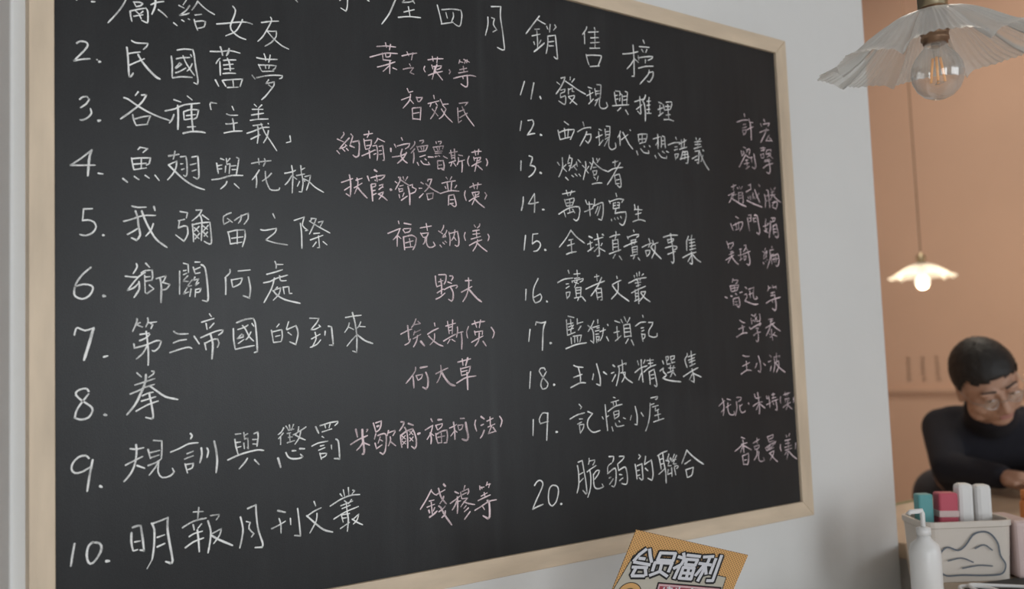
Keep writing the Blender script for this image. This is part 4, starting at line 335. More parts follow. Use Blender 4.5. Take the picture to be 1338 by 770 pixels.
5844,2530 5861,2495 5871,2460*1.4/5862,2506 5937,2526 5935,2504 5891,2461*1.3/5889,2434 5930,2441*1.2/5866,2405 5937,2430/5900,2426 5901,2393/5817,2352 5893,2387 5935,2405*1.2/5901,2393 5847,2326*1.2/5901,2393 5939,2351 5993,2317*1.5/6022,2464 6051,2468*1.3/5996,2402 6043,2415/6034,2453 6034,2365*1.4/6017,2356 6056,2377*1.2/6092,2503 6117,2509 6115,2484 6078,2444*1.3/6115,2484 6138,2458/6059,2413 6119,2435 6175,2451*1.4/6079,2400 6084,2361/6083,2400 6113,2404 6102,2373 6080,2361/6145,2436 6161,2381 6161,2331 6142,2313 6118,2327*1.6/6406,2491 6394,2463/6363,2456 6401,2443/6429,2467 6378,2422 6370,2386/6428,2453 6388,2389/6370,2383 6424,2413/6362,2349 6370,2332*1.5/6394,2361 6398,2356/6422,2382 6425,2373/6508,2513 6506,2496*1.2/6473,2472 6532,2483*1.3/6472,2460 6477,2415 6454,2358 6413,2291*1.5/6478,2421 6528,2440/6490,2415 6492,2336*1.2/6495,2416 6594,2442 6607,2386 6593,2334 6565,2316 6552,2327*1.5/6530,2417 6529,2354/6561,2424 6560,2361/6500,2382 6590,2396
@author_sixteen p
5902,2178 5891,2143*1.2/5905,2165 5971,2166 5961,2144 5939,2130*1.2/5856,2109 5872,2055*1.3/5864,2109 5979,2120 5973,2101 5951,2073*1.2/5878,2085 5969,2098/5917,2116 5921,2059/5884,2055 5954,2070/5779,2003 5810,1992*1.8/5860,2012 5880,2012*1.5/5927,2037 5943,2026*1.4/5989,2046 6027,2055*1.5/5890,1985 5893,1925*1.4/5903,1988 5969,2002 5982,1959 5979,1926 5965,1907 5938,1920*1.6/5916,1958 5949,1961/5914,1931 5951,1934/6073,2102 6096,2086*1.3/6121,2081 6198,2102 6185,2044 6189,1999 6213,1986 6244,1997 6228,2014*1.3/6136,2065 6139,1999*1.2/6121,2032 6181,2046/6054,2028 6084,2037 6089,2004 6053,1968/6061,1968 6130,1949 6196,1936 6247,1939*1.9/6414,2120 6429,2098/6400,2069 6425,2098/6416,2095 6456,2104/6480,2127 6486,2099/6532,2122 6538,2094/6486,2105 6531,2111/6451,2048 6509,2060*1.2/6444,2022 6515,2034*1.3/6469,2059 6479,2025/6372,1951 6458,1983 6592,2010*1.4/6505,2020 6520,1947 6515,1896 6496,1876 6459,1899*1.8/6458,1980 6473,1958*1.3
@author_seventeen p
5969,1783 6004,1764 6040,1759*1.6/5945,1699 6033,1723*1.3/5997,1734 6007,1702 5999,1658*1.6/5910,1624 5995,1658 6065,1663*1.5/6143,1835 6175,1822*1.3/6194,1841 6183,1816/6207,1844 6183,1816/6132,1802 6139,1745*1.3/6150,1777 6172,1783/6191,1810 6222,1783/6217,1816 6179,1766/6261,1841 6267,1805 6254,1755*1.4/6213,1772 6256,1777/6103,1715 6118,1695*1.3/6118,1698 6201,1731 6275,1755 6270,1744 6243,1728*1.3/6194,1706 6233,1708 6209,1684*1.2/6155,1635 6203,1662 6259,1669*1.3/6214,1684 6226,1634 6217,1584 6200,1576 6188,1590*1.5/6390,1791 6460,1796*1.2/6410,1771 6454,1777*1.2/6339,1707 6406,1732 6483,1760*1.2/6429,1791 6415,1738 6384,1682 6341,1632*1.3/6434,1749 6491,1709 6563,1675*1.6/6424,1693 6428,1643 6436,1587*1.3/6390,1649 6407,1643/6396,1615 6431,1626/6474,1662 6450,1642/6441,1642 6505,1625*1.3
@author_eighteen p
5983,1450 6023,1439 6077,1439*1.7/5970,1348 6076,1380*1.2/6027,1392 6028,1311*1.4/5943,1274 6028,1308 6098,1303*1.4/6179,1369 6150,1326*1.3/6206,1439 6227,1387 6234,1321 6222,1283 6189,1298*1.6/6276,1366 6304,1346*1.6/6377,1441 6401,1424*1.4/6350,1378 6389,1388*1.3/6389,1332 6372,1291*1.7/6436,1420 6529,1434 6518,1418*1.2/6479,1461 6476,1380*1.2/6443,1409 6447,1353 6422,1276*1.3/6448,1364 6507,1385 6506,1334 6466,1274*1.3/6465,1358 6522,1312 6597,1270*1.5
@author_nineteen p
5609,993 5693,1039*1.2/5662,1059 5677,1017 5677,960 5663,901*1.4/5667,955 5637,934/5727,1053 5774,1041*1.3/5707,975 5775,999*1.1/5734,1017 5733,951 5749,912 5796,900 5821,914 5813,934*1.3/5862,1059 5925,1059 5918,1036 5878,1019*1.3/5854,1021 5859,963 5829,891*1.3/5934,991 5898,970/5899,986 5900,941 5927,914 5967,921 5973,934*1.2/6026,999 6029,986*1.5/6119,1078 6122,1059 6141,1038 6207,1045*1.2/6089,966 6157,992 6228,1001*1.2/6165,1089 6175,1023 6182,938 6173,887*1.5/6171,978 6131,928*1.2/6186,984 6258,940*1.9/6294,1053 6297,1027 6328,1029*1.2/6286,968 6349,985*1.2/6324,1049 6335,995 6335,939*1.2/6372,1059 6419,1064*1.1/6394,1075 6395,1035*1.2/6374,1026 6437,1033*1.1/6366,994 6461,1012*1.2/6429,1004 6439,950 6441,910 6415,915*1.5/6385,979 6399,962/6505,1033 6496,1000 6504,973*1.3/6554,1051 6651,1066*1.3/6577,1076 6584,1036/6619,1071 6611,1041/6571,1010 6573,976/6576,1009 6635,1013 6627,987/6532,928 6598,958 6653,972*1.2/6602,1001 6608,954 6577,906*1.3/6608,947 6668,907*1.4/6705,1016 6701,969*1.4
@author_twenty p
5894,687 5946,671*1.5/5893,621 5972,630*1.2/5916,660 5921,599 5921,542*1.5/5908,619 5857,592 5797,565*1.2/5911,606 5873,549/5931,605 6030,559*1.5/5899,512 5906,432*1.3/5904,515 5983,530 5984,479 5964,424*1.5/5919,472 5959,475/5911,435 5960,430/6060,620 6152,649*1.3/6118,664 6119,609*1.2/6072,584 6084,554/6077,587 6142,595 6135,569 6084,557*1.1/6109,558 6105,507 6061,460*1.3/6132,537 6126,467 6154,439 6210,446 6197,474*1.5/6270,666 6291,612*1.2/6275,662 6358,679 6350,650 6293,638/6291,612 6363,620/6235,561 6253,530*1.2/6245,564 6309,588 6393,611 6371,590 6339,585*1.2/6265,555 6308,581/6285,551 6348,572/6253,534 6357,555/6286,505 6354,525 6341,487 6290,439*1.2/6296,504 6348,454 6401,416*1.6/6458,576 6455,543 6467,509*1.2/6550,662 6563,638/6609,668 6591,646*1.2/6529,607 6614,614*1.3/6536,577 6606,581/6523,541 6625,556*1.2/6525,515 6627,526*1.2/6576,607 6579,527/6579,527 6516,469/6577,507 6543,424*1.2/6582,500 6631,456 6697,417*1.5/6696,571 6685,518*1.5
"""
# ---------------- the setting ----------------
X0, X1, Y0, Y1, H = -3.0, 5.0, -4.0, 3.6, 3.9
struct(box('floor', M['floor'], X0-.2, X1+.2, Y0-.2, Y1+.2, -.1, 0))
struct(box('ceiling', M['ceiling'], X0-.2, X1+.2, Y0-.2, Y1+.2, H, H+.1))
struct(box('wall_board', M['wall'], -.0435, 1.701, .025, .45, 0, H, bevel=.004))          # the free-standing white pier that carries the board
struct(box('wall_far', M['peach'], X1, X1+.12, Y0, Y1, 0, H))
struct(box('wall_back', M['peach'], X0, X1, Y1, Y1+.12, 0, H))
bm = bmesh.new()
for p, q, r, s in ((X0, -2.75, 0, H), (-.35, .8, 0, H), (3.9, X1, 0, H), (-2.75, -.35, 0, .40), (-2.75, -.35, 2.6, H), (.8, 3.9, 0, .95), (.8, 3.9, 2.75, H)): add_box(bm, p, q, Y0-.12, Y0, r, s)
struct(bobj('wall_front', bm, M['greige']))
struct(box('wall_left', M['wall'], X0-.12, X0, Y0, Y1, 0, H))
def window(name, axis, at, w0, w1, z0, z1):
    e = bpy.data.objects.new(name, None); COL.objects.link(e); struct(e); s = .05
    n = 3; st = (w1-w0)/n
    def bx(nm, m, a, b, c, d, t0, t1):
        if axis == 'y': return box(nm, m, a, b, at+t0, at+t1, c, d, e)
        return box(nm, m, at+t0, at+t1, a, b, c, d, e)
    bx('frame_rail', M['white'], w0, w1, z0, z0+s, -.03, .03); bx('frame_rail', M['white'], w0, w1, z1-s, z1, -.03, .03)
    for i in range(n+1): x = w0+i*st; x = min(max(x, w0+s/2), w1-s/2); bx('frame_stile', M['white'], x-s/2, x+s/2, z0+s, z1-s, -.03, .03)
    for i in range(n): bx('pane', M['pane'], w0+i*st+s/2, w0+(i+1)*st-s/2, z0+s, z1-s, -.003, .003)
window('window_1', 'y', Y0-.06, .8, 3.9, .95, 2.75)
window('fill_window', 'y', Y0-.06, -2.75, -.35, .40, 2.6)  # added unseen window, admits the left fill outside the board's reflection
# rail round the peach wall, just above eye level of the seated man, and three short columns of worn lettering over it
struct(box('trim_1', M['rail'], 4.975, 5.0, Y0, Y1, 1.205, 1.232, bevel=.004))
for k, yy in enumerate((1.965, 1.875, 1.785)):
    bm = bmesh.new(); rnd = random.Random(k+3)
    for j in range(5):
        zc = 1.405 - j*.030
        for s_ in range(5):
            if s_ % 2: p = [Vector((yy-.012, zc+rnd.uniform(-.009,.009))), Vector((yy+.012, zc+rnd.uniform(-.009,.009)))]
            else: xx = yy+rnd.uniform(-.009,.009); p = [Vector((xx, zc+.011)), Vector((xx+rnd.uniform(-.006,.006), zc-.011))]
            add_ribbon(bm, p, .0055, lambda q: (4.9985, q.x, q.y))
    l = bobj('wall_lettering', bm, M['wallink']); l.name = 'wall_lettering'
    tag(l, ['left', 'middle', 'right'][k] + ' of three faded brown columns of lettering on peach wall', 'lettering', 'faded lettering columns on the peach wall')

# ---------------- the blackboard ----------------
BZ = 1.164
bd = empty('chalkboard', 'large blackboard in a pale pine frame, covered in white and pink chalk writing', 'chalkboard', (0, 0, BZ))
W_, H_ = 1.3434, .90; FL, FR = .0275, .0335
box('board_panel', M['board'], -.004, W_+.004, .006, .018, -.004, H_+.004, bd)
def rail(name, m, poly):
    bm = bmesh.new(); vs = [bm.verts.new((x, 0.0, z)) for x, z in poly]; f = bm.faces.new(vs)
    r = bmesh.ops.extrude_face_region(bm, geom=[f]); bmesh.ops.translate(bm, vec=(0, .0245, 0), verts=[v for v in r['geom'] if isinstance(v, bmesh.types.BMVert)])
    bmesh.ops.bevel(bm, geom=bm.edges[:], offset=.0012, segments=2, affect='EDGES', profile=.5); return bobj(name, bm, m, bd)
g = .0003
rail('frame_rail', M['frame'], [(-FL, -.0295), (W_+FR, -.0295), (W_, 0), (0, 0)])
rail('frame_rail', M['frame'], [(0, H_), (W_, H_), (W_+FR, H_+.030), (-FL, H_+.030)])
rail('frame_stile', M['frame_v'], [(-FL, -.0295+g), (0-g, 0), (0-g, H_), (-FL, H_+.030-g)])
rail('frame_stile', M['frame_v'], [(W_+FR, H_+.030-g), (W_+g, H_), (W_+g, 0), (W_+FR, -.0295+g)])
names = {'numeral': 'chalk_numeral', 'title': 'chalk_heading_character', 'line': 'chalk_book_title', 'author': 'chalk_author_name'}
order_words = dict(one='1', two='2', three='3', four='4', five='5', six='6', seven='7', eight='8', nine='9', ten='10', eleven='11', twelve='12', thirteen='13', fourteen='14', fifteen='15', sixteen='16', seventeen='17', eighteen='18', nineteen='19', twenty='20')
off = 0
def chalk_parts(kind, c, label, strokes):
    global off
    bm = bmesh.new()
    for pts, wd in strokes:
        mid = pts[0]; far_ = min(1, max(0, mid.x/1.34)); base = .00185 + .00012*far_
        if kind == 'title': base *= 1.05
        if kind == 'author' and mid.x > 1.0: base *= .80          # written with a sharper edge of the chalk
        off += 1; yy = .0057 - (off % 40)*4e-6
        ln_ = sum((b-a).length for a, b in zip(pts, pts[1:])); k_ = (.2+.8*wd if wd > 1 else wd)*(1.25 if ln_ < .0045 and wd > 1.2 else 1)
        for piece in smooth_pts(pts, .004): add_ribbon(bm, piece, base*k_, lambda q: (q.x, yy, q.y))
    for f in bm.faces: f.normal_update()
    me = bpy.data.meshes.new(names[kind]); bm.to_mesh(me); bm.free()
    link(names[kind], me, M['chalk_p' if c == 'p' else 'chalk_w'], bd)['label'] = label
for blk in CHALK.strip().split('@')[1:]:
    head, data = blk.strip().split('\n'); gname, c = head.split(); kind, word = gname.split('_'); st_ = []
    for s in data.split('/'):
        wd = 1.0
        if '*' in s: s, wd_ = s.split('*'); wd = float(wd_)
        st_.append(([Vector([int(v)*2e-4 for v in p.split(',')]) for p in s.split()], wd))
    gap_ = .012 if kind == 'title' or word == 'two' else .018
    if kind == 'title' or word in ('two', 'fifteen') and kind == 'author':                                    # the heading is widely spaced: every character is a part
        lab_ = 'white chalk heading character' if kind == 'title' else 'pink chalk author name beside number ' + order_words[word]
        st_.sort(key=lambda q: min(p.x for p in q[0])); cur = [st_[0]]; hi = max(p.x for p in st_[0][0])
        for q in st_[1:]:
            if min(p.x for p in q[0]) > hi + gap_: chalk_parts(kind, c, lab_, cur); cur = []
            cur.append(q); hi = max(hi, max(p.x for p in q[0]))
        chalk_parts(kind, c, lab_, cur)
    else:
        n_ = order_words[word]; chalk_parts(kind, c, {'numeral': 'white chalk number ', 'line': 'white chalk book title numbered ', 'author': 'pink chalk author name beside number '}[kind] + n_, st_)

# ---------------- promotion card on its stand ----------------
CA = Vector((0.6630015, -0.2458497, 1.22614443)); CU = Vector((0.91324528, -0.29267451, -0.28341609)).normalized(); CN = Vector((-0.38155626, -0.85828969, -0.34315248)).normalized(); CV = CN.cross(CU)
cm = Matrix((CU, CV, CN)).transposed().to_4x4(); cm.translation = CA
card = empty('promotion_card', 'tilted orange dotted card with bold white lettering in front of the board frame', 'card'); card.matrix_world = cm
CW, CH = .1755, .235
def dots_material():
    m = mat('orange_dotted_card', (.60,.34,.13), .5); nt = m.node_tree; b = nt.nodes['Principled BSDF']; L = nt.links.new
    tc = nt.nodes.new('ShaderNodeTexCoord'); mp = nt.nodes.new('ShaderNodeMapping'); mp.inputs['Scale'].default_value = (320, 320, 320); mp.inputs['Rotation'].default_value = (0, 0, .785); L(tc.outputs['Object'], mp.inputs[0])
    fr = nt.nodes.new('ShaderNodeVectorMath'); fr.operation = 'FRACTION'; L(mp.outputs[0], fr.inputs[0]); sb = nt.nodes.new('ShaderNodeVectorMath'); sb.operation = 'SUBTRACT'; sb.inputs[1].default_value = (.5, .5, 0); L(fr.outputs[0], sb.inputs[0])
    ml = nt.nodes.new('ShaderNodeVectorMath'); ml.operation = 'MULTIPLY'; ml.inputs[1].default_value = (1, 1, 0); L(sb.outputs[0], ml.inputs[0])
    ln = nt.nodes.new('ShaderNodeVectorMath'); ln.operation = 'LENGTH'; L(ml.outputs[0], ln.inputs[0])
    lt = nt.nodes.new('ShaderNodeMath'); lt.operation = 'LESS_THAN'; lt.inputs[1].default_value = .26; L(ln.outputs['Value'], lt.inputs[0])
    mx = nt.nodes.new('ShaderNodeMixRGB'); mx.inputs[1].default_value = (.66, .37, .14, 1); mx.inputs[2].default_value = (.17, .09, .035, 1); L(lt.outputs[0], mx.inputs[0]); L(mx.outputs[0], b.inputs['Base Color']); return m
bm = bmesh.new(); add_box(bm, 0, CW, -CH, 0, -.0018, 0); bobj('card_sheet', bm, dots_material(), card)
def flat(name, m, poly, z, parent=card, outline=0.0, om=None):
    bm = bmesh.new(); bm.faces.new([bm.verts.new((x*.001, -y*.001, z)) for x, y in poly]); o = bobj(name, bm, m, parent)
    if outline:
        bm = bmesh.new(); P_ = [Vector((x*.001, -y*.001)) for x, y in poly]
        for a, b in zip(P_, P_[1:]+P_[:1]): add_ribbon(bm, [a, b], outline, lambda q: (q.x, q.y, z+.00008), 0, 1)
        bobj(name + '_outline', bm, om, parent)
    return o
CARD_TEXT = "23.5,23.1 17.1,32.2 12.8,42.9/28.4,22 32.9,30.7 38.3,39.2/19.3,37.6 26.7,36.9/13.9,44.6 37.3,43.8/14.6,52.2 35.3,48.6/19.7,53 18.4,64/18.7,64.9 35.6,61.3/33,50.1 37.9,59.8/45.9,23.5 67.3,19.7 68,30.8 45.6,34.5 45.9,23.5/43.5,38.9 68.7,34.8/43.6,39.1 44.6,51/68.2,34.9 68,47.5/54,40.7 55.4,50.2 43.7,58.6/55.9,50.1 68.6,54.7/79,17.1 81.6,21/73.7,23.2 83.4,24 82,33.6 73.8,41.3/80.8,36.8 80.1,55.2/85.4,18.2 104.4,16.2/86.9,24.2 102.9,22 102.4,30.2 87.8,32.2 86.9,24.2/86.8,37 102.8,34.8 104.8,51.4 87.4,53.7 86.8,37/95.2,35.7 97.6,52/86.9,45.4 104.3,43.1/110.2,15.7 123.6,11.9/119.1,13.2 119.3,20.6 115.9,51.6/107.6,26.1 125.1,24.8/115.2,27.4 109.4,44.5/118.6,29.6 123.6,39/128.7,14.6 129.4,37.2/135.1,8.2 137.6,46.9 129.3,48.7"
CARD_SMALL = "72.1,72.3 72.1,81/76.4,71.9 84.2,71.2/79.1,69.6 82,78.9/73.9,76.6 87.5,74.7/90,70 92.8,76.6/94.2,66.9 95.3,76.1/86.9,73.3 102.2,71/112.5,65.2 115.1,66.9/110.6,69.3 119.3,68.4/125.4,65.3 125.5,69.8/132.1,63.9 144.4,62.6/136.8,62 139,67"
flat('beige_field', M['card_beige'], [(10.3,35.4),(156.8,38.8),(164,120),(150,200),(8,200),(-2,110)], .0002, outline=.0011, om=M['card_black'])
def disc(name, m, cx, cy, r, z, om=None):
    P_ = [(cx + r*math.cos(a*PI/20), cy + r*math.sin(a*PI/20)) for a in range(40)]; return flat(name, m, P_, z, outline=.0012 if om else 0, om=om)
disc('print_disc', M['card_orange'], 26, 92, 17, .0004, M['card_black']); disc('print_disc', M['card_beige'], 26, 92, 8, .0006, M['card_black'])
flat('crimson_panel', M['card_red'], [(61,67.5),(155.4,55.5),(161,100),(66,112)], .0004, outline=.0022, om=M['card_black'])
flat('crimson_panel_border', M['card_pink'], [(62.5,69),(154.4,57.3),(159,98),(67,109.5)], .0006)
flat('crimson_panel_fill', M['card_red'], [(65,71.6),(152.6,60.2),(157,96),(69,107)], .0007)
def print_strokes(name, data, m, wd, z, dx=0, dy=0):
    bm = bmesh.new(); k = 0
    for s in data.split('/'):
        pts = [Vector((float(a)*.001+dx, -float(b)*.001+dy)) for a, b in (p.split(',') for p in s.split())]
        k += 1
        for a, b in zip(pts, pts[1:]):
            k += 1; zz = z + k*4e-6
            if (b-a).length > 1e-6: add_ribbon(bm, [a, b], wd, lambda q: (q.x, q.y, zz), 0, 1, True)
    return bobj(name, bm, m, card)
print_strokes('lettering_outline', CARD_TEXT, M['card_black'], .0082, .0009); print_strokes('lettering_shadow', CARD_TEXT, M['card_black'], .0082, .0010, .0014, -.0016)
print_strokes('lettering', CARD_TEXT, M['card_white'], .0045, .0018)['label'] = 'bold white letters'
print_strokes('small_lettering', CARD_SMALL, M['card_white'], .0022, .0009)
# clip stand and the little table it stands on, below the frame of the board
bx_, by_ = .735, -.10
st = empty('card_stand', 'wooden clip stand behind and below the tilted orange card', 'card stand', (bx_, by_, .86))
lathe('base', M['wood'], [(0, 0), (.045, 0), (.045, .014), (.040, .018), (0, .018)], st)
back = CA + CU*.085 - CN.cross(CU)*.17 - CN*.004
rp = back - Vector((bx_, by_, .86))
tube('rod', M['metal'], [(0, 0, .015), (0, 0, .08), (rp.x*.6, rp.y*.6, .12), (rp.x, rp.y, rp.z)], .002, st)
tube('clip', M['metal'], [rp + CU*.02*math.cos(a) + CN.cross(CU)*.02*math.sin(a) for a in [k*PI/10 for k in range(20)]], .0012, st)
tb = empty('side_table', 'small wooden side table under the board', 'table', (.72, -.15, 0))
box('tabletop', M['wood'], -.17, .17, -.12, .12, .832, .86, tb, bevel=.003)
for sx in (-1, 1):
    for sy in (-1, 1): box('leg', M['wood'], sx*.145-.015, sx*.145+.015, sy*.095-.015, sy*.095+.015, 0, .831, tb, bevel=.002)

# ---------------- pendant lamps ----------------
def lamp_shade(m, parent, R=.155, petals=8, seed=1):
    prof = [(.019,.064),(.028,.0635),(.036,.061),(.050,.0565),(.066,.049),(.082,.0395),(.098,.0285),(.114,.0175),(.128,.009),(.142,.0035),(.155,0)]
    bm = bmesh.new(); n = 576; nr = 30; rings = []; rnd = random.Random(seed); ph = [rnd.uniform(-1, 1) for _ in range(petals)]
    def pz(r):
        for (a, za), (b, zb) in zip(prof, prof[1:]):
            if r <= b: return za + (zb-za)*(r-a)/(b-a)
        return 0.0
    for side in (0, 1):
        rs = []
        for j in range(nr+1):
            t = j/nr; ring = []
            for i in range(n):
                th = 2*PI*i/n; u = (th*petals/(2*PI)) % 1.0; k = int(th*petals/(2*PI)) % petals
                p = abs(math.sin(PI*u)); pet = p**.55                                        # 0 in the groove between two petals, 1 along a petal's middle
                edge = .132 + .023*pet + .0025*math.sin(3*2*PI*u + ph[k])*p
                r = .019 + (edge-.019)*t; s_ = t*t*(3-2*t)
                z = pz(.019 + .136*t) + s_*.006*(pet-.75) - s_*.0050*math.exp(-(min(u, 1-u)/.035)**2)
                z += .0010*s_*math.cos(th*96)*(.3+.7*p) + .0012*s_*t*math.sin(2*PI*u + 2*ph[k])
                z += -.004*max(0, t-.85)/.15*(1-pet) - side*.0022
                ring.append(bm.verts.new((r*math.cos(th), r*math.sin(th), z)))
            rs.append(ring)
        rings.append(rs)
    for side in (0,):
        for a, b in zip(rings[side], rings[side][1:]):
            for i in range(n): bm.faces.new((a[i], a[(i+1)%n], b[(i+1)%n], b[i]))
    for s in rings[1]:
        for v in s: bm.verts.remove(v)
    return bobj('lamp_shade', bm, m, parent, smooth=True)
def pendant(label, loc, tilt=0.0, pitch=0.0, sc_=1.0, rz=0, on=False, seed=1):
    e = empty('pendant_lamp', label, 'lamp', loc); top = H - loc[2]
    sh = lamp_shade(M['shade_lit' if on else 'shade'], e, seed=seed); sh.matrix_local = Matrix.Rotation(tilt, 4, Vector((.594, .801, 0))) @ Matrix.Rotation(pitch, 4, Vector((.801, -.594, 0))) @ Matrix.Rotation(rz, 4, 'Z') @ Matrix.Scale(sc_, 4)
    lathe('socket', M['copper'], [(.0, .018), (.0155, .018), (.0155, .021), (.0175, .0225), (.0175, .0265), (.0165, .028), (.0185, .036), (.020, .036), (.020, .040), (.017, .041), (.017, .070), (.0, .070)], e)
    lathe('cap', M['brass'], [(.0165, .0655), (.0185, .067), (.0185, .082), (.0215, .0845), (.0225, .087), (.0215, .0885), (.0205, .097), (.014, .104), (.006, .108), (.005, .118), (0, .118)], e)
    tube('cord', M['cord'], [(0, 0, .116), (0, 0, top-.02)], .0024, e)
    lathe('ceiling_rose', M['brass'], [(0, top-.035), (.012, top-.032), (.05, top-.012), (.052, top), (0, top)], e)
    bp = [(0, -.056), (.008, -.0553), (.018, -.0510), (.026, -.0430), (.0312, -.0320), (.0328, -.0215), (.0312, -.0105), (.026, -.0005), (.0195, .0075), (.0150, .0125), (.0135, .0180), (.0132, .0260)]
    b = lathe('bulb', M['lit' if on else 'clear'], bp, e, n=40)
    if on:
        l = bpy.data.lights.new('bulb_light', 'POINT'); l.energy = 5; l.color = (1, .80, .55); l.shadow_soft_size = .035
        lo = bpy.data.objects.new('bulb_light', l); COL.objects.link(lo); lo.parent = e; lo.location = (0, 0, -.075)
    else:
        tube('glass_stem', M['clear'], [(0, 0, .018), (0, 0, .006), (0, 0, -.004)], [.006, .004, .0025], b)
        for a in range(4):
            an = a*PI/2 + .5; c, s = math.cos(an), math.sin(an)
            tube('filament', M['fil'], [(c*.0045, s*.0045, -.001), (c*.0085, s*.0085, -.033)], .0017, b, 8)
        tube('support_wire', M['metal'], [(0,0,-.004), (.004,.001,-.030), (.0085,.004,-.034), (-.002,.003,-.036), (-.008,-.004,-.034), (0,-.008,-.035), (.0085,.004,-.034)], .0004, b, 6)
    return e
pendant('near frosted glass petal pendant lamp with brass cap and clear filament bulb', (0.9515, -0.5485, 1.8310), math.radians(-4.5), math.radians(3.0), .955, .2)
pendant('distant lit petal pendant lamp hanging before the peach wall', (3.903, 1.204, 1.788), rz=.5, on=True, seed=5)

# ---------------- counter and the things on it ----------------
CT = 1.03
ct = empty('counter', 'wooden counter beyond the white wall end', 'counter', (1.9, 0, 0))
poly = [(1.345, -.225), (1.715, .018), (1.715, .331), (3.55, .331), (3.55, -.47), (1.20, -.47), (1.20, -.335)]
prism('worktop', M['wood'], [(x-1.9, y) for x, y in poly], CT-.035, CT, ct, bevel=.003)
prism('body', M['cabinet'], [(x-1.9, y) for x, y in [(1.40, -.225), (1.76, .0), (1.76, .25), (3.50, .25), (3.50, -.43), (1.27, -.43), (1.27, -.33)]], 0, CT-.0355, ct)
box('back_edge_strip', M['olive'], 1.717-1.9, 3.55-1.9, .3315, .338, CT-.03, CT+.004, ct, bevel=.001)
E1, E2 = Vector((.8043, -.5942, 0)), Vector((.5942, .8043, 0))          # the storage box faces the seats: its own right and depth directions
ang = math.atan2(-.5942, .8043)
def rounded(w, d, r, n=6):
    out = []
    for cx, cy, a0 in ((w-r, d-r, 0), (-w+r, d-r, 90), (-w+r, -d+r, 180), (w-r, -d+r, 270)):
        for k in range(n+1): a = math.radians(a0 + 90*k/n); out.append((cx+r*math.cos(a), cy+r*math.sin(a)))
    return out
def tub(name, m, w, d, r, h, parent, th=.0035, flare=.006, rim=.0):
    bm = bmesh.new(); n = len(rounded(w, d, r))
    def ring(dw, z): return [bm.verts.new((x, y, z)) for x, y in rounded(w+dw, d+dw, max(.004, r+dw))]
    rs = [ring(-flare, 0), ring(-flare*.3, h*.6), ring(0, h-.012), ring(rim, h-.010), ring(rim, h), ring(-th, h), ring(-th-flare*.3, h*.6), ring(-flare-th, .004)]
    for a, b in zip(rs, rs[1:]):
        for i in range(n): bm.faces.new((a[i], a[(i+1)%n], b[(i+1)%n], b[i]))
    bm.faces.new(rs[0][::-1]); bm.faces.new(rs[-1]); return bobj(name, bm, m, parent, smooth=False)
sb = empty('storage_box', 'cream rounded storage box holding upright packs on the counter', 'storage box', (1.502, -.219, CT+.0005), rz=ang)
tub('tub', M['cream'], .080, .058, .022, .108, sb, rim=.003)
bm = bmesh.new(); add_box(bm, .0845, .125, -.052, .058, 0, .104, .008, 3); bobj('side_bin', bm, M['pinkish'], sb)['label'] = 'pale pink side bin'
bm = bmesh.new(); outline = [(-.062,.024),(-.060,.050),(-.045,.064),(-.026,.058),(-.012,.066),(.006,.086),(.030,.088),(.046,.070),(.050,.046),(.058,.030),(.050,.014),(.020,.012),(-.02,.014),(-.05,.014),(-.062,.024)]
for piece in smooth_pts([Vector(p) for p in outline], .004): add_ribbon(bm, piece, .0030, lambda q: (q.x, -.0605 + (q.y < .065)*.0 - .0002, q.y), 0, 1)
for s in ([(-.045,.040),(-.02,.044),(.0,.036)], [(.005,.060),(.022,.066),(.036,.056)], [(-.02,.026),(.01,.030),(.034,.028)]):
    for piece in smooth_pts([Vector(p) for p in s], .004): add_ribbon(bm, piece, .0024, lambda q: (q.x, -.0607, q.y), 0, 1)
bobj('printed_outline', bm, M['printed'], sb)
def pack(name, label, m, x, y, w, d, h, tilt, cap=None, rnd_=.004, z0=.005):
    c = Vector((1.502, -.219, CT+.0005)) + E1*x + E2*y
    e = empty(name, label, name.replace('_', ' '), (c.x, c.y, c.z+z0), rz=ang); e.rotation_euler = (0, tilt, ang)
    bm = bmesh.new(); add_box(bm, -w/2, w/2, -d/2, d/2, 0, h, rnd_, 2); bobj('carton', bm, m, e)
    if cap is not None: bm = bmesh.new(); add_box(bm, -w/2-.0006, w/2+.0006, -d/2-.0006, d/2+.0006, h*.70, h*.78, .0005, 1); bobj('band', bm, cap, e)
    return e
pack('paper_packet', 'teal packet at the left end of the cream storage box', M['teal'], -.052, .012, .028, .026, .146, .0)
pack('paper_packet', 'red packet between the teal and the white packs in the storage box', M['red'], -.017, .006, .036, .030, .148, .03, M['pinkish'])
pack('plastic_case', 'white upright case next to the red packet in the storage box', M['white'], .020, .010, .030, .028, .163, .02, rnd_=.008)
pack('plastic_case', 'white upright case at the right end of the cream storage box', M['white'], .0545, .008, .030, .028, .160, .01, rnd_=.008)
b_ = empty('pump_bottle', 'white pump bottle left of the cream storage box', 'bottle', (1.277, -.289, CT+.0005), rz=ang)
lathe('bottle_body', M['white'], [(0,0),(.0225,0),(.025,.004),(.025,.085),(.022,.097),(.012,.106),(.010,.112),(0,.112)], b_)
lathe('collar', M['white'], [(.0,.112),(.0115,.112),(.0115,.124),(.006,.126),(0,.126)], b_); tube('pump_nozzle', M['white'], [(0,0,.120),(0,0,.148),(0,.0,.152),(-.020,.0,.151),(-.024,0,.147)], .0040, b_)
mt = prism('desk_mat', M['dark'], [(1.335, -.345), (1.50, -.455), (1.66, -.34), (1.425, -.268)], 0, .002); mt.location.z = CT+.0003
tag(mt, 'dark rubber mat lying in front of the cream storage box', 'mat')
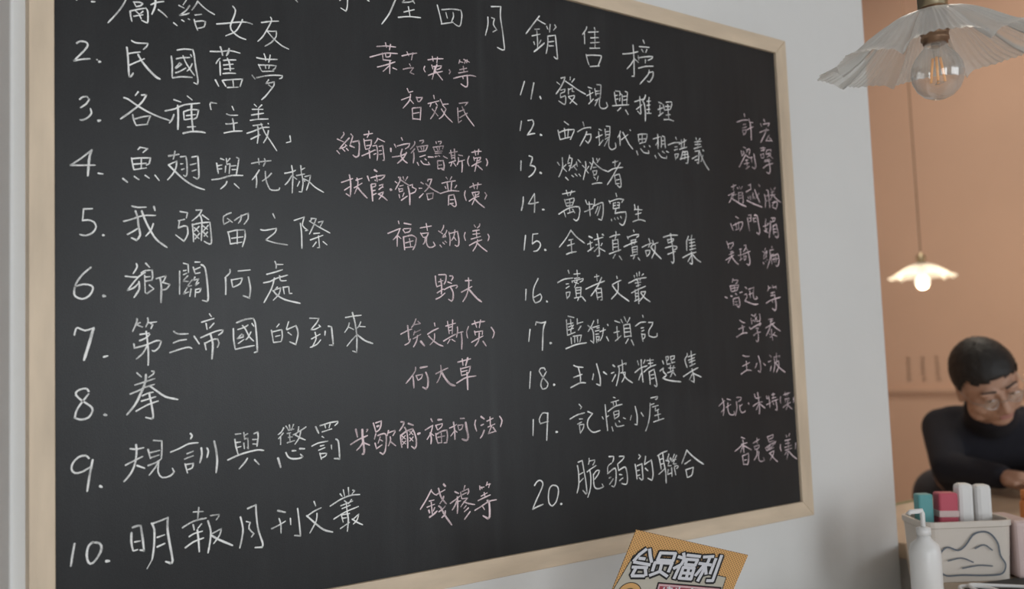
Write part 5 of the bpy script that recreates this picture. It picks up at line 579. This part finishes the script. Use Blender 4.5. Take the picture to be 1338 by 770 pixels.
cbp = [Vector(p) for p in ((1.300,-.360,0),(1.345,-.318,.002),(1.375,-.292,.006),(1.405,-.322,.004),(1.39,-.37,0),(1.355,-.352,.004),(1.385,-.302,.008),(1.43,-.318,.003),(1.47,-.37,0),(1.42,-.43,0),(1.33,-.44,0))]
c3 = []
e_ = [cbp[0]*2-cbp[1]] + cbp + [cbp[-1]*2-cbp[-2]]
for i in range(1, len(e_)-2):
    for k in range(8):
        t = k/8; p0, p1, p2, p3 = e_[i-1:i+3]; c3.append(.5*((2*p1)+(p2-p0)*t+(2*p0-5*p1+4*p2-p3)*t*t+(3*p1-p0-3*p2+p3)*t*t*t))
cb = tube('charging_cable', M['white'], [p + Vector((0,0,CT+.0065)) for p in c3], .0030); tag(cb, 'white charging cable looped in front of the cream storage box', 'cable')
jar = empty('jar', 'small orange jar on the counter at the right edge', 'jar', (1.890, -.185, CT+.0005)); lathe('jar_body', M['orange'], [(0,0),(.03,0),(.032,.006),(.032,.085),(.027,.095),(0,.095)], jar); lathe('jar_lid', M['orange'], [(0,.095),(.029,.095),(.029,.112),(0,.113)], jar)

# ---------------- the man at the counter ----------------
MO = Vector((2.880, .425, 0)); th_ = math.radians(-48)
man = empty('person', 'man with short black hair and glasses in a dark sweater, head bent over the counter', 'person', MO, rz=th_)
def capsule(bm, a, b, ra, rb, n=20, sx=1.0):
    """tapered limb: rings with rounded ends between two joints"""
    a, b = Vector(a), Vector(b); d = (b-a); L_ = d.length; d.normalize(); pts = []; rr = []
    for k in range(5): t = math.sin(k/5*PI/2)**1; pts.append(a - d*ra*math.cos(k/5*PI/2)); rr.append(max(.001, ra*math.sin(k/5*PI/2)))
    for k in range(5): pts.append(a + d*L_*k/4); rr.append(ra + (rb-ra)*k/4)
    for k in range(1, 6): pts.append(b + d*rb*math.sin(k/5*PI/2)); rr.append(max(.001, rb*math.cos(k/5*PI/2)))
    add_tube(bm, pts, rr, n)
def ell(bm, c, rx, ry, rz_, rot=None, seg=28):
    m_ = Matrix.Translation(Vector(c)) @ (rot or Matrix()) @ Matrix.Diagonal((rx, ry, rz_, 1)); bmesh.ops.create_uvsphere(bm, u_segments=seg, v_segments=seg//2+2, radius=1, matrix=m_)
def voxel(name, bm, m, parent, size, smooth_it=6):
    me = bpy.data.meshes.new(name); bm.to_mesh(me); bm.free(); t = bpy.data.objects.new(name, me); COL.objects.link(t)
    r = t.modifiers.new('r', 'REMESH'); r.mode = 'VOXEL'; r.voxel_size = size; s = t.modifiers.new('s', 'SMOOTH'); s.iterations = smooth_it; s.factor = .5
    bpy.context.view_layer.update(); dg = bpy.context.evaluated_depsgraph_get(); me2 = bpy.data.meshes.new_from_object(t.evaluated_get(dg)); me2.name = name
    bpy.data.objects.remove(t); bpy.data.meshes.remove(me); return link(name, me2, m, parent, smooth=True)
# head frame
UN = Matrix.Rotation(-th_, 3, 'Z')
F_ = (UN @ Vector((-.455, -.66, -.50))).normalized(); U0 = UN @ Vector((-.276, .208, 1)); U_ = (U0 - F_*U0.dot(F_)).normalized(); S_ = F_.cross(U_)   # S_: the man's left... right-handed side axis
HC = UN @ (Vector((2.467, .198, 1.352)) - MO)
HM = Matrix((U_.cross(-F_).normalized()*-1, -F_, U_)).transposed()
if HM.determinant() < 0: HM = Matrix((U_.cross(-F_).normalized(), -F_, U_)).transposed()
HM = HM.to_4x4(); HM.translation = HC
def hp(x, y, z): return HM @ Vector((x, y, z))          # head coordinates: face towards -y, crown +z, in metres
bm = bmesh.new()
R3 = HM.to_3x3().to_4x4()
ell(bm, hp(0, .018, .030), .078, .096, .090, R3)                                                             # skull
ell(bm, hp(0, -.012, -.030), .066, .076, .085, R3); ell(bm, hp(0, -.040, -.088), .036, .036, .030, R3)                            # face and chin
for s in (-1, 1):
    ell(bm, hp(s*.046, -.052, -.028), .024, .026, .026, R3); ell(bm, hp(s*.050, -.016, -.070), .022, .036, .028, R3)                  # cheek, jaw
    ell(bm, hp(s*.030, -.078, .030), .026, .013, .010, R3)                                                                     # brow
    ell(bm, hp(s*.078, .008, -.006), .008, .018, .030, R3); ell(bm, hp(s*.079, .004, -.026), .008, .010, .014, R3)                     # ear
    ell(bm, hp(s*.012, -.094, -.034), .009, .011, .009, R3)                                                                    # nostril wing
capsule(bm, hp(0, -.084, .018), hp(0, -.106, -.026), .008, .0125, 12); ell(bm, hp(0, -.104, -.030), .012, .012, .010, R3)
ell(bm, hp(0, -.078, -.058), .026, .014, .016, R3)
capsule(bm, (-.01, -.085, 1.21), hp(0, .020, -.055), .060, .056)                                                   # neck
capsule(bm, (0, .30, .95), (0, .20, 1.06), .125, .115); capsule(bm, (-.045, .18, 1.05), (-.075, -.02, 1.155), .095, .085); capsule(bm, (.045, .18, 1.05), (.075, -.02, 1.155), .095, .085); capsule(bm, (-.120, -.06, 1.205), (.160, -.06, 1.195), .052, .052)
arms = []
for s in (-1, 1):
    sh_, el_, wr_ = ((-.150, -.06, 1.200), (-.180, -.24, 1.094), (-.065, -.40, 1.078)) if s < 0 else ((.19, -.06, 1.190), (.25, -.22, 1.094), (.10, -.38, 1.078)); arms.append((sh_, el_, wr_))
    capsule(bm, sh_, el_, .048, .038); capsule(bm, el_, wr_, .036, .026)
    pa = (-.036, -.450, 1.074) if s < 0 else (.058, -.430, 1.074); capsule(bm, wr_, pa, .025, .027)
    d = (Vector(pa)-Vector(wr_)).normalized(); sd = Vector((-d.y, d.x, 0))
    for k, (o_, ln) in enumerate(((-.027, .062), (-.009, .074), (.009, .070), (.026, .055))):
        p0 = Vector(pa) + sd*o_ + d*.012; p1 = p0 + d*ln*.45 + Vector((0,0,.004)); p2 = p1 + d*ln*.35 - Vector((0,0,.012)); p3 = p2 + d*ln*.2 - Vector((0,0,.014))
        capsule(bm, p0, p1, .0095, .0088, 10); capsule(bm, p1, p2, .0088, .008, 10); capsule(bm, p2, p3, .008, .0072, 10)
    q0 = Vector(wr_) + d*.022 + sd*(.024*s) ; q1 = q0 + d*.030 + sd*(.022*s); q2 = q1 + d*.028; capsule(bm, q0, q1, .0115, .0105, 10); capsule(bm, q1, q2, .0105, .009, 10)
    capsule(bm, (s*.09, .31, .92), (s*.10, .27, .50), .085, .055); capsule(bm, (s*.10, .27, .50), (s*.10, .33, .10), .055, .036); capsule(bm, (s*.10, .34, .055), (s*.11, .20, .036), .040, .034)
body = voxel('body', bm, M['skin'], man, .0052, 4)
bm = bmesh.new()
capsule(bm, (.03, .28, .93), (.02, .19, 1.06), .138, .126); capsule(bm, (-.030, .18, 1.05), (-.060, -.03, 1.175), .112, .092); capsule(bm, (.045, .18, 1.05), (.08, -.03, 1.170), .112, .092); capsule(bm, (-.115, -.06, 1.205), (.160, -.06, 1.195), .066, .066); capsule(bm, (0, -.06, 1.21), Vector((0, -.07, 1.24)).lerp(hp(0, .03, -.10), .62), .082, .073); capsule(bm, (-.07, -.09, 1.152), (.12, -.09, 1.152), .098, .098)
for sh_, el_, wr_ in arms: capsule(bm, sh_, el_, .063, .050); capsule(bm, el_, Vector(el_).lerp(Vector(wr_), .93), .047, .037)
voxel('sweater', bm, M['sweater'], man, .008, 10)
bm = bmesh.new()
for s in (-1, 1): capsule(bm, (s*.085, .31, .93), (s*.10, .27, .50), .100, .070); capsule(bm, (s*.10, .27, .50), (s*.10, .33, .14), .070, .055)
capsule(bm, (-.03, .28, .93), (.05, .28, .93), .112, .112); voxel('trousers', bm, M['trousers'], man, .010, 8)
for s in (-1, 1):
    bm = bmesh.new(); capsule(bm, (s*.10, .345, .055), (s*.11, .185, .042), .052, .044); ell(bm, (s*.105, .26, .018), .05, .145, .016); voxel('shoe', bm, M['shoe'], man, .007, 3)
# hair: a cap over skull and temples, cut along the hairline, short at the sides
bm = bmesh.new(); ell(bm, (0, .014, .036), .086, .106, .094, None, 72)
tmp = bpy.data.meshes.new('h'); bm.to_mesh(tmp); bm.free(); bm = bmesh.new(); bm.from_mesh(tmp); bpy.data.meshes.remove(tmp)
kill = []
for v in bm.verts:
    x, y, z = v.co; line = .058 + .010*math.cos(x/.03) if y < -.045 else (.066 - (y+.045)*1.7 if y < .02 else max(-.052, -.035 - (y-.02)*.6))
    if z < line: kill.append(v)
bmesh.ops.delete(bm, geom=kill, context='VERTS')
for v in bm.verts: v.co = v.co + v.co.normalized()*random.uniform(-.0012, .0016); v.co = HM @ v.co
r = bmesh.ops.solidify(bm, geom=bm.faces[:], thickness=.004)
bobj('hair', bm, M['hair'], man, smooth=True)
for s in (-1, 1):
    bm = bmesh.new(); ell(bm, hp(s*.031, -.071, .010), .0125, .0115, .0105, R3, 20); ey = bobj('eye', bm, M['eyew'], man, smooth=True)
    bm = bmesh.new(); ell(bm, hp(s*.031, -.0815, .006), .0050, .0022, .0050, R3, 14); bobj('iris', bm, M['iris'], ey, smooth=True)
    bm = bmesh.new(); capsule(bm, hp(s*.016, -.090, .037), hp(s*.048, -.079, .038), .0032, .0022, 8); bobj('eyebrow', bm, M['hair'], man, smooth=True)
    bm = bmesh.new(); ell(bm, hp(s*.031, -.0745, .0145), .0145, .0115, .0075, R3, 20); bobj('eyelid', bm, M['skin'], man, smooth=True)
bm = bmesh.new(); ell(bm, hp(0, -.0905, -.0555), .020, .0042, .0040, R3, 16); ell(bm, hp(0, -.0890, -.0625), .017, .0045, .0045, R3, 16); bobj('lips', bm, M['lips'], man, smooth=True)
gl_ = bpy.data.objects.new('glasses', None); gl_ = bpy.data.objects.new('glasses', bpy.data.meshes.new('glasses')); bm = bmesh.new()
for s in (-1, 1):
    add_tube(bm, [hp(s*.033 + .0205*math.cos(a*PI/12), -.102 + .008*abs(math.cos(a*PI/12)), .006 + .0155*math.sin(a*PI/12)) for a in range(25)], .0009, 6)
    add_tube(bm, [hp(s*.0535, -.094, .008), hp(s*.074, -.070, .010), hp(s*.080, .0, .006), hp(s*.079, .020, -.004)], .0012, 6)
add_tube(bm, [hp(-.011, -.103, .010), hp(0, -.109, .012), hp(.011, -.103, .010)], .0012, 6)
bm.to_mesh(gl_.data); bm.free(); gl_.data.materials.append(M['metal']); COL.objects.link(gl_); gl_.parent = man
for s in (-1, 1):
    bm = bmesh.new(); bm.faces.new([bm.verts.new(hp(s*.033 + .0195*math.cos(a*PI/12), -.101 + .007*abs(math.cos(a*PI/12)), .006 + .0146*math.sin(a*PI/12))) for a in range(24)]); bobj('lens', bm, M['clear'], gl_)
